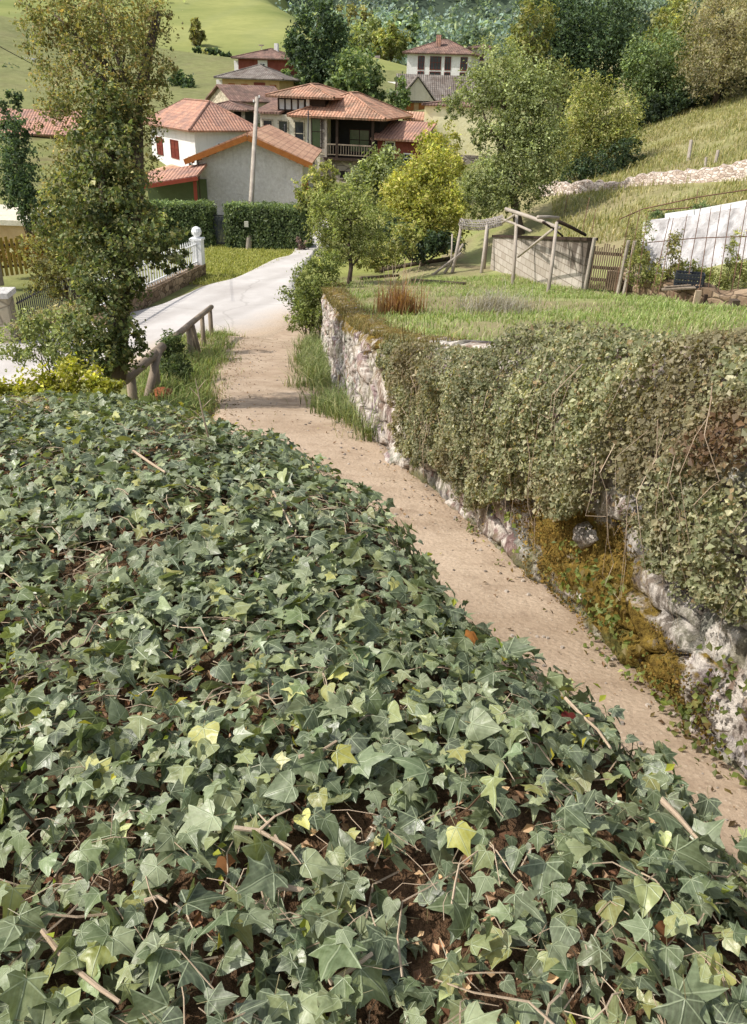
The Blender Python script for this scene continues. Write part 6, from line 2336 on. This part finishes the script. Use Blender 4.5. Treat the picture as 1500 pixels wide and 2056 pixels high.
# crate, planks, stone edging at the garden edge
c0 = at(1352, 592, 18.0)
c0[2] = T(c0[0], c0[1]) + .42
t = thing('plastic_crate', 'black plastic crate standing on the low brown wall in the garden', 'crate', c0, -.25)
mb = MB()
w, l, hh_ = .58, .34, .30
mb.box(0, w, 0, l, 0, .02)
mb.build('crate_floor', M['blackplastic'], t)
for f in range(4):
    mb = MB()
    for zz in (.03, .12, .21, .27):
        if f == 0: mb.box(0, w, -.015, 0, zz, zz + .05)
        if f == 1: mb.box(0, w, l, l + .015, zz, zz + .05)
        if f == 2: mb.box(-.015, 0, 0, l, zz, zz + .05)
        if f == 3: mb.box(w, w + .015, 0, l, zz, zz + .05)
    for k in range(9):
        u = (k + .2) / 9
        if f == 0: mb.box(u * w, u * w + .02, -.018, 0, .02, .3)
        if f == 1: mb.box(u * w, u * w + .02, l, l + .018, .02, .3)
        if f == 2: mb.box(-.018, 0, u * l, u * l + .02, .02, .3)
        if f == 3: mb.box(w, w + .018, u * l, u * l + .02, .02, .3)
    mb.build('crate_side', M['blackplastic'], t)

# low ruined earth and stone edge with planks
ed = [at(1212, 590, 20.5), at(1260, 600, 19.6), at(1330, 606, 18.6), at(1400, 612, 17.9), at(1470, 622, 17.2), at(1540, 632, 16.6)]
mb = MB()
for i in range(len(ed) - 1):
    for k in range(5):
        f0, f1 = k / 5, (k + 1) / 5
        a0, a1 = ed[i] * (1 - f0) + ed[i + 1] * f0, ed[i] * (1 - f1) + ed[i + 1] * f1
        a0, a1 = a0.copy(), a1.copy()
        a0[2], a1[2] = T(a0[0], a0[1]) - .15, T(a1[0], a1[1]) - .15
        h0_, h1_ = [.52 + .16 * float(vnoise(np.array([q[0] * 3.0]), np.array([q[1]]), .5, 450)[0]) for q in (a0, a1)]
        bk = np.array([.2, .55, 0])
        mb.poly([a0, a1, a1 + [0, 0, h1_], a0 + [0, 0, h0_]])
        mb.poly([a0 + [0, 0, h0_], a1 + [0, 0, h1_], a1 + bk + [0, 0, h1_ + .03], a0 + bk + [0, 0, h0_ + .03]])
tag(mb.build('low_edging_wall', M['brownstone']), 'low crumbling brown wall edging the raised bed under the crate', 'wall')
for (px, d_, w, hh_, lab, mt) in ((1395, 17.7, .13, .55, 'upright sawn board end in the low brown wall', 'twig'), (1412, 17.6, .07, .5, 'dark narrow upright board beside the sawn board end', 'darkwood'), (1472, 16.9, .16, .5, 'dark stump of a post at the right end of the low brown wall', 'bark')):
    q = at(px, 618, d_)
    q[2] = T(q[0], q[1]) - .1
    mb = MB()
    mb.bar(q, q + np.array([0, 0, hh_]), w, .06 if w < .15 else .2)
    mb.tube([q + np.array([0, .04, hh_ - .12]), q + np.array([w * .6, .04, hh_ - .06])], .012, 5)
    tag(mb.build('board_stub', M[mt]), lab, 'board')
q0 = at(1352, 604, 17.9)
q0[2] = T(q0[0], q0[1]) + .40
mb = MB()
mb.bar(q0 + np.array([-.35, -.12, .0]), q0 + np.array([.35, -.2, .08]), .14, .03)
mb.bar(q0 + np.array([-.3, -.1, .05]), q0 + np.array([.3, -.05, .1]), .07, .02)
tag(mb.build('slanting_plank', M['rail']), 'weathered plank lying aslant under the black crate', 'plank')

# dry reddish clump on the wall crest
q = on(800, 632, T, 5)
t = thing('dry_shrub', 'dry reddish clump of upright stalks on the crest of the stone wall', 'shrub', q)
r = np.random.default_rng(460)
n = 700
P = np.stack([r.normal(0, .17, n), r.normal(0, .12, n), np.zeros(n)], 1)
V, Fc, c = blades(P, .42 * r.lognormal(0, .3, n), .012 * np.ones(n), r.uniform(.05, .6, n), pick(['b8946e', '9a6a50', 'c9a878', 'a67c56'], n, r) * .95, 461)
link('stalks', npmesh('stalks', V, Fc, c, smooth=False), M['grass'], t)
mb = MB()
for k in range(16):
    x = r.normal(0, .2)
    mb.tube([(x * .5, r.normal(0, .05), 0), (x * .8, 0, .4), (x * 1.25, r.normal(0, .05), r.uniform(.65, .95))], [.007, .005, .003], 4)
mb.build('tall_canes', M['twig'], t)
# pale heap in the grass
q = on(1000, 628, T, 5)
n = 900
P = np.stack([r.normal(0, .32, n), r.normal(0, .3, n), np.zeros(n)], 1)
V, Fc, c = blades(P, .3 * r.lognormal(0, .3, n), .01 * np.ones(n), r.uniform(.3, 1, n), pick(['c8c0b4', 'b0a898', 'd8d2c8'], n, r) * .7, 462)
o = link('pale_weed_clump', npmesh('pale_weed_clump', V, Fc, c, smooth=False), M['grass'])
o.location = tuple(q)
tag(o, 'pale silvery clump of dead weeds in the garden grass', 'weeds')
# fallen logs at the far edge of the terrace
for (a_, b_, rad, lab) in (((752, 548), (905, 523), .09, 'long brown log lying along the far edge of the terrace'), ((826, 566), (935, 573), .05, 'dark thin branch lying on the grass below the net frame'), ((725, 562), (800, 556), .05, 'short branch lying at the corner of the terrace by the slim tree')):
    a0, b0 = on(*a_, T, 5), on(*b_, T, 5)
    mb = MB()
    mb.tube([a0 + np.array([0, 0, rad]), (a0 + b0) / 2 + np.array([0, 0, rad]), b0 + np.array([0, 0, rad])], [rad, rad * .9, rad * .8], 8, jitter=.1)
    tag(mb.build('fallen_log', M['bark'], smooth=True), lab, 'log')

# pink dry stone wall on the slope, white marker posts
pk = [(1082, 392, 36, 372), (1150, 386, 34.6, 366), (1225, 384, 33.4, 368), (1300, 380, 32, 352), (1400, 372, 30.4, 340), (1520, 362, 28.6, 322)]
mb = MB()
for (x0, b0, e0, t0), (x1, b1, e1, t1) in zip(pk[:-1], pk[1:]):
    for k in range(14):
        f0, f1 = k / 14, (k + 1) / 14
        L_ = lambda f: (x0 + (x1 - x0) * f, b0 + (b1 - b0) * f, e0 + (e1 - e0) * f, t0 + (t1 - t0) * f)
        q0, q1 = L_(f0), L_(f1)
        A_, B_ = at(q0[0], q0[1] + 8, q0[2]), at(q1[0], q1[1] + 8, q1[2])
        j0, j1 = [float(fbm(np.array([q[0] / 12]), np.array([1.0]), 1, 470)[0]) * 16 - 8 for q in (q0, q1)]
        C_, D_ = at(q1[0], q1[3] + j1, q1[2]), at(q0[0], q0[3] + j0, q0[2])
        bk = np.array([.25, .6, 0])
        mb.poly([A_, B_, C_, D_])
        mb.poly([D_, C_, C_ + bk, D_ + bk])
tag(mb.build('dry_stone_wall', M['pinkstone']), 'pinkish dry stone terrace wall across the foot of the meadow', 'wall')
for (px, pb_, pt_, lx, rad, lab) in ((1382, 324, 282, 6, .085, 'tallest of the white marker posts on the meadow'), (1436, 330, 302, 6, .075, 'white marker post furthest right on the meadow'), (1416, 334, 316, 2, .06, 'shortest of the white marker posts on the meadow')):
    b_ = on(px, pb_, T, 5)
    t_ = at(px + lx, pt_, float((b_ - CAM) @ Fv))
    mb = MB()
    mb.tube([b_ - np.array([0, 0, .2]), t_, t_ + (t_ - b_) * .03], [rad, rad * .9, rad * .3], 8)
    tag(mb.build('marker_post', M['palewood']), lab, 'post', 'white posts on the meadow')

# flowers and pale stones at the end of the road
q = on(645, 512, H)
rock('pale_boulder', 'pale boulder half hidden behind the bush where the road bends', q + np.array([.1, 0, .35]), (.45, .4, .6), 'plaster_grey', None, 480)
bush('flowering_bush', 'small bush with whitish pink flowers at the end of the hedge by the road', 39, [(602, 492, 8, 14), (614, 496, 8, 10)], [lin(c) * .65 for c in ['d8c0c4', 'b08a8c', '7a5a5c', 'e0d4d4']], 500, .1, seed=481)

# ------------------------------------------------------------------ light
SUN_AZ, SUN_EL = math.atan2(-.16, -.93), math.radians(48)      # from the left, a little behind the camera
sdir = Vector((math.cos(SUN_AZ) * math.cos(SUN_EL), math.sin(SUN_AZ) * math.cos(SUN_EL), math.sin(SUN_EL)))
ld = bpy.data.lights.new('sun', 'SUN')
ld.energy = 4.4
ld.angle = math.radians(.55)
ld.color = (1, .95, .87)
lo_ = bpy.data.objects.new('sun', ld)
COL.objects.link(lo_)
lo_.rotation_euler = sdir.to_track_quat('Z', 'Y').to_euler()
w = bpy.data.worlds.new('World')
scene.world = w
w.use_nodes = True
nt = w.node_tree
bg = nt.nodes['Background']
sk = nt.nodes.new('ShaderNodeTexSky')
sk.sky_type = 'NISHITA'
sk.sun_disc = False
sk.sun_elevation = SUN_EL
sk.sun_rotation = math.atan2(sdir.x, sdir.y)
sk.air_density = 1.2
sk.dust_density = 2.5
hs = nt.nodes.new('ShaderNodeHueSaturation')
hs.inputs['Saturation'].default_value = .5
nt.links.new(sk.outputs[0], hs.inputs['Color'])
nt.links.new(hs.outputs[0], bg.inputs[0])
bg.inputs[1].default_value = .19
scene.view_settings.view_transform = 'Standard'
scene.view_settings.look = 'None'
scene.view_settings.exposure = 0
scene.cycles.max_bounces = 6
scene.cycles.transparent_max_bounces = 4
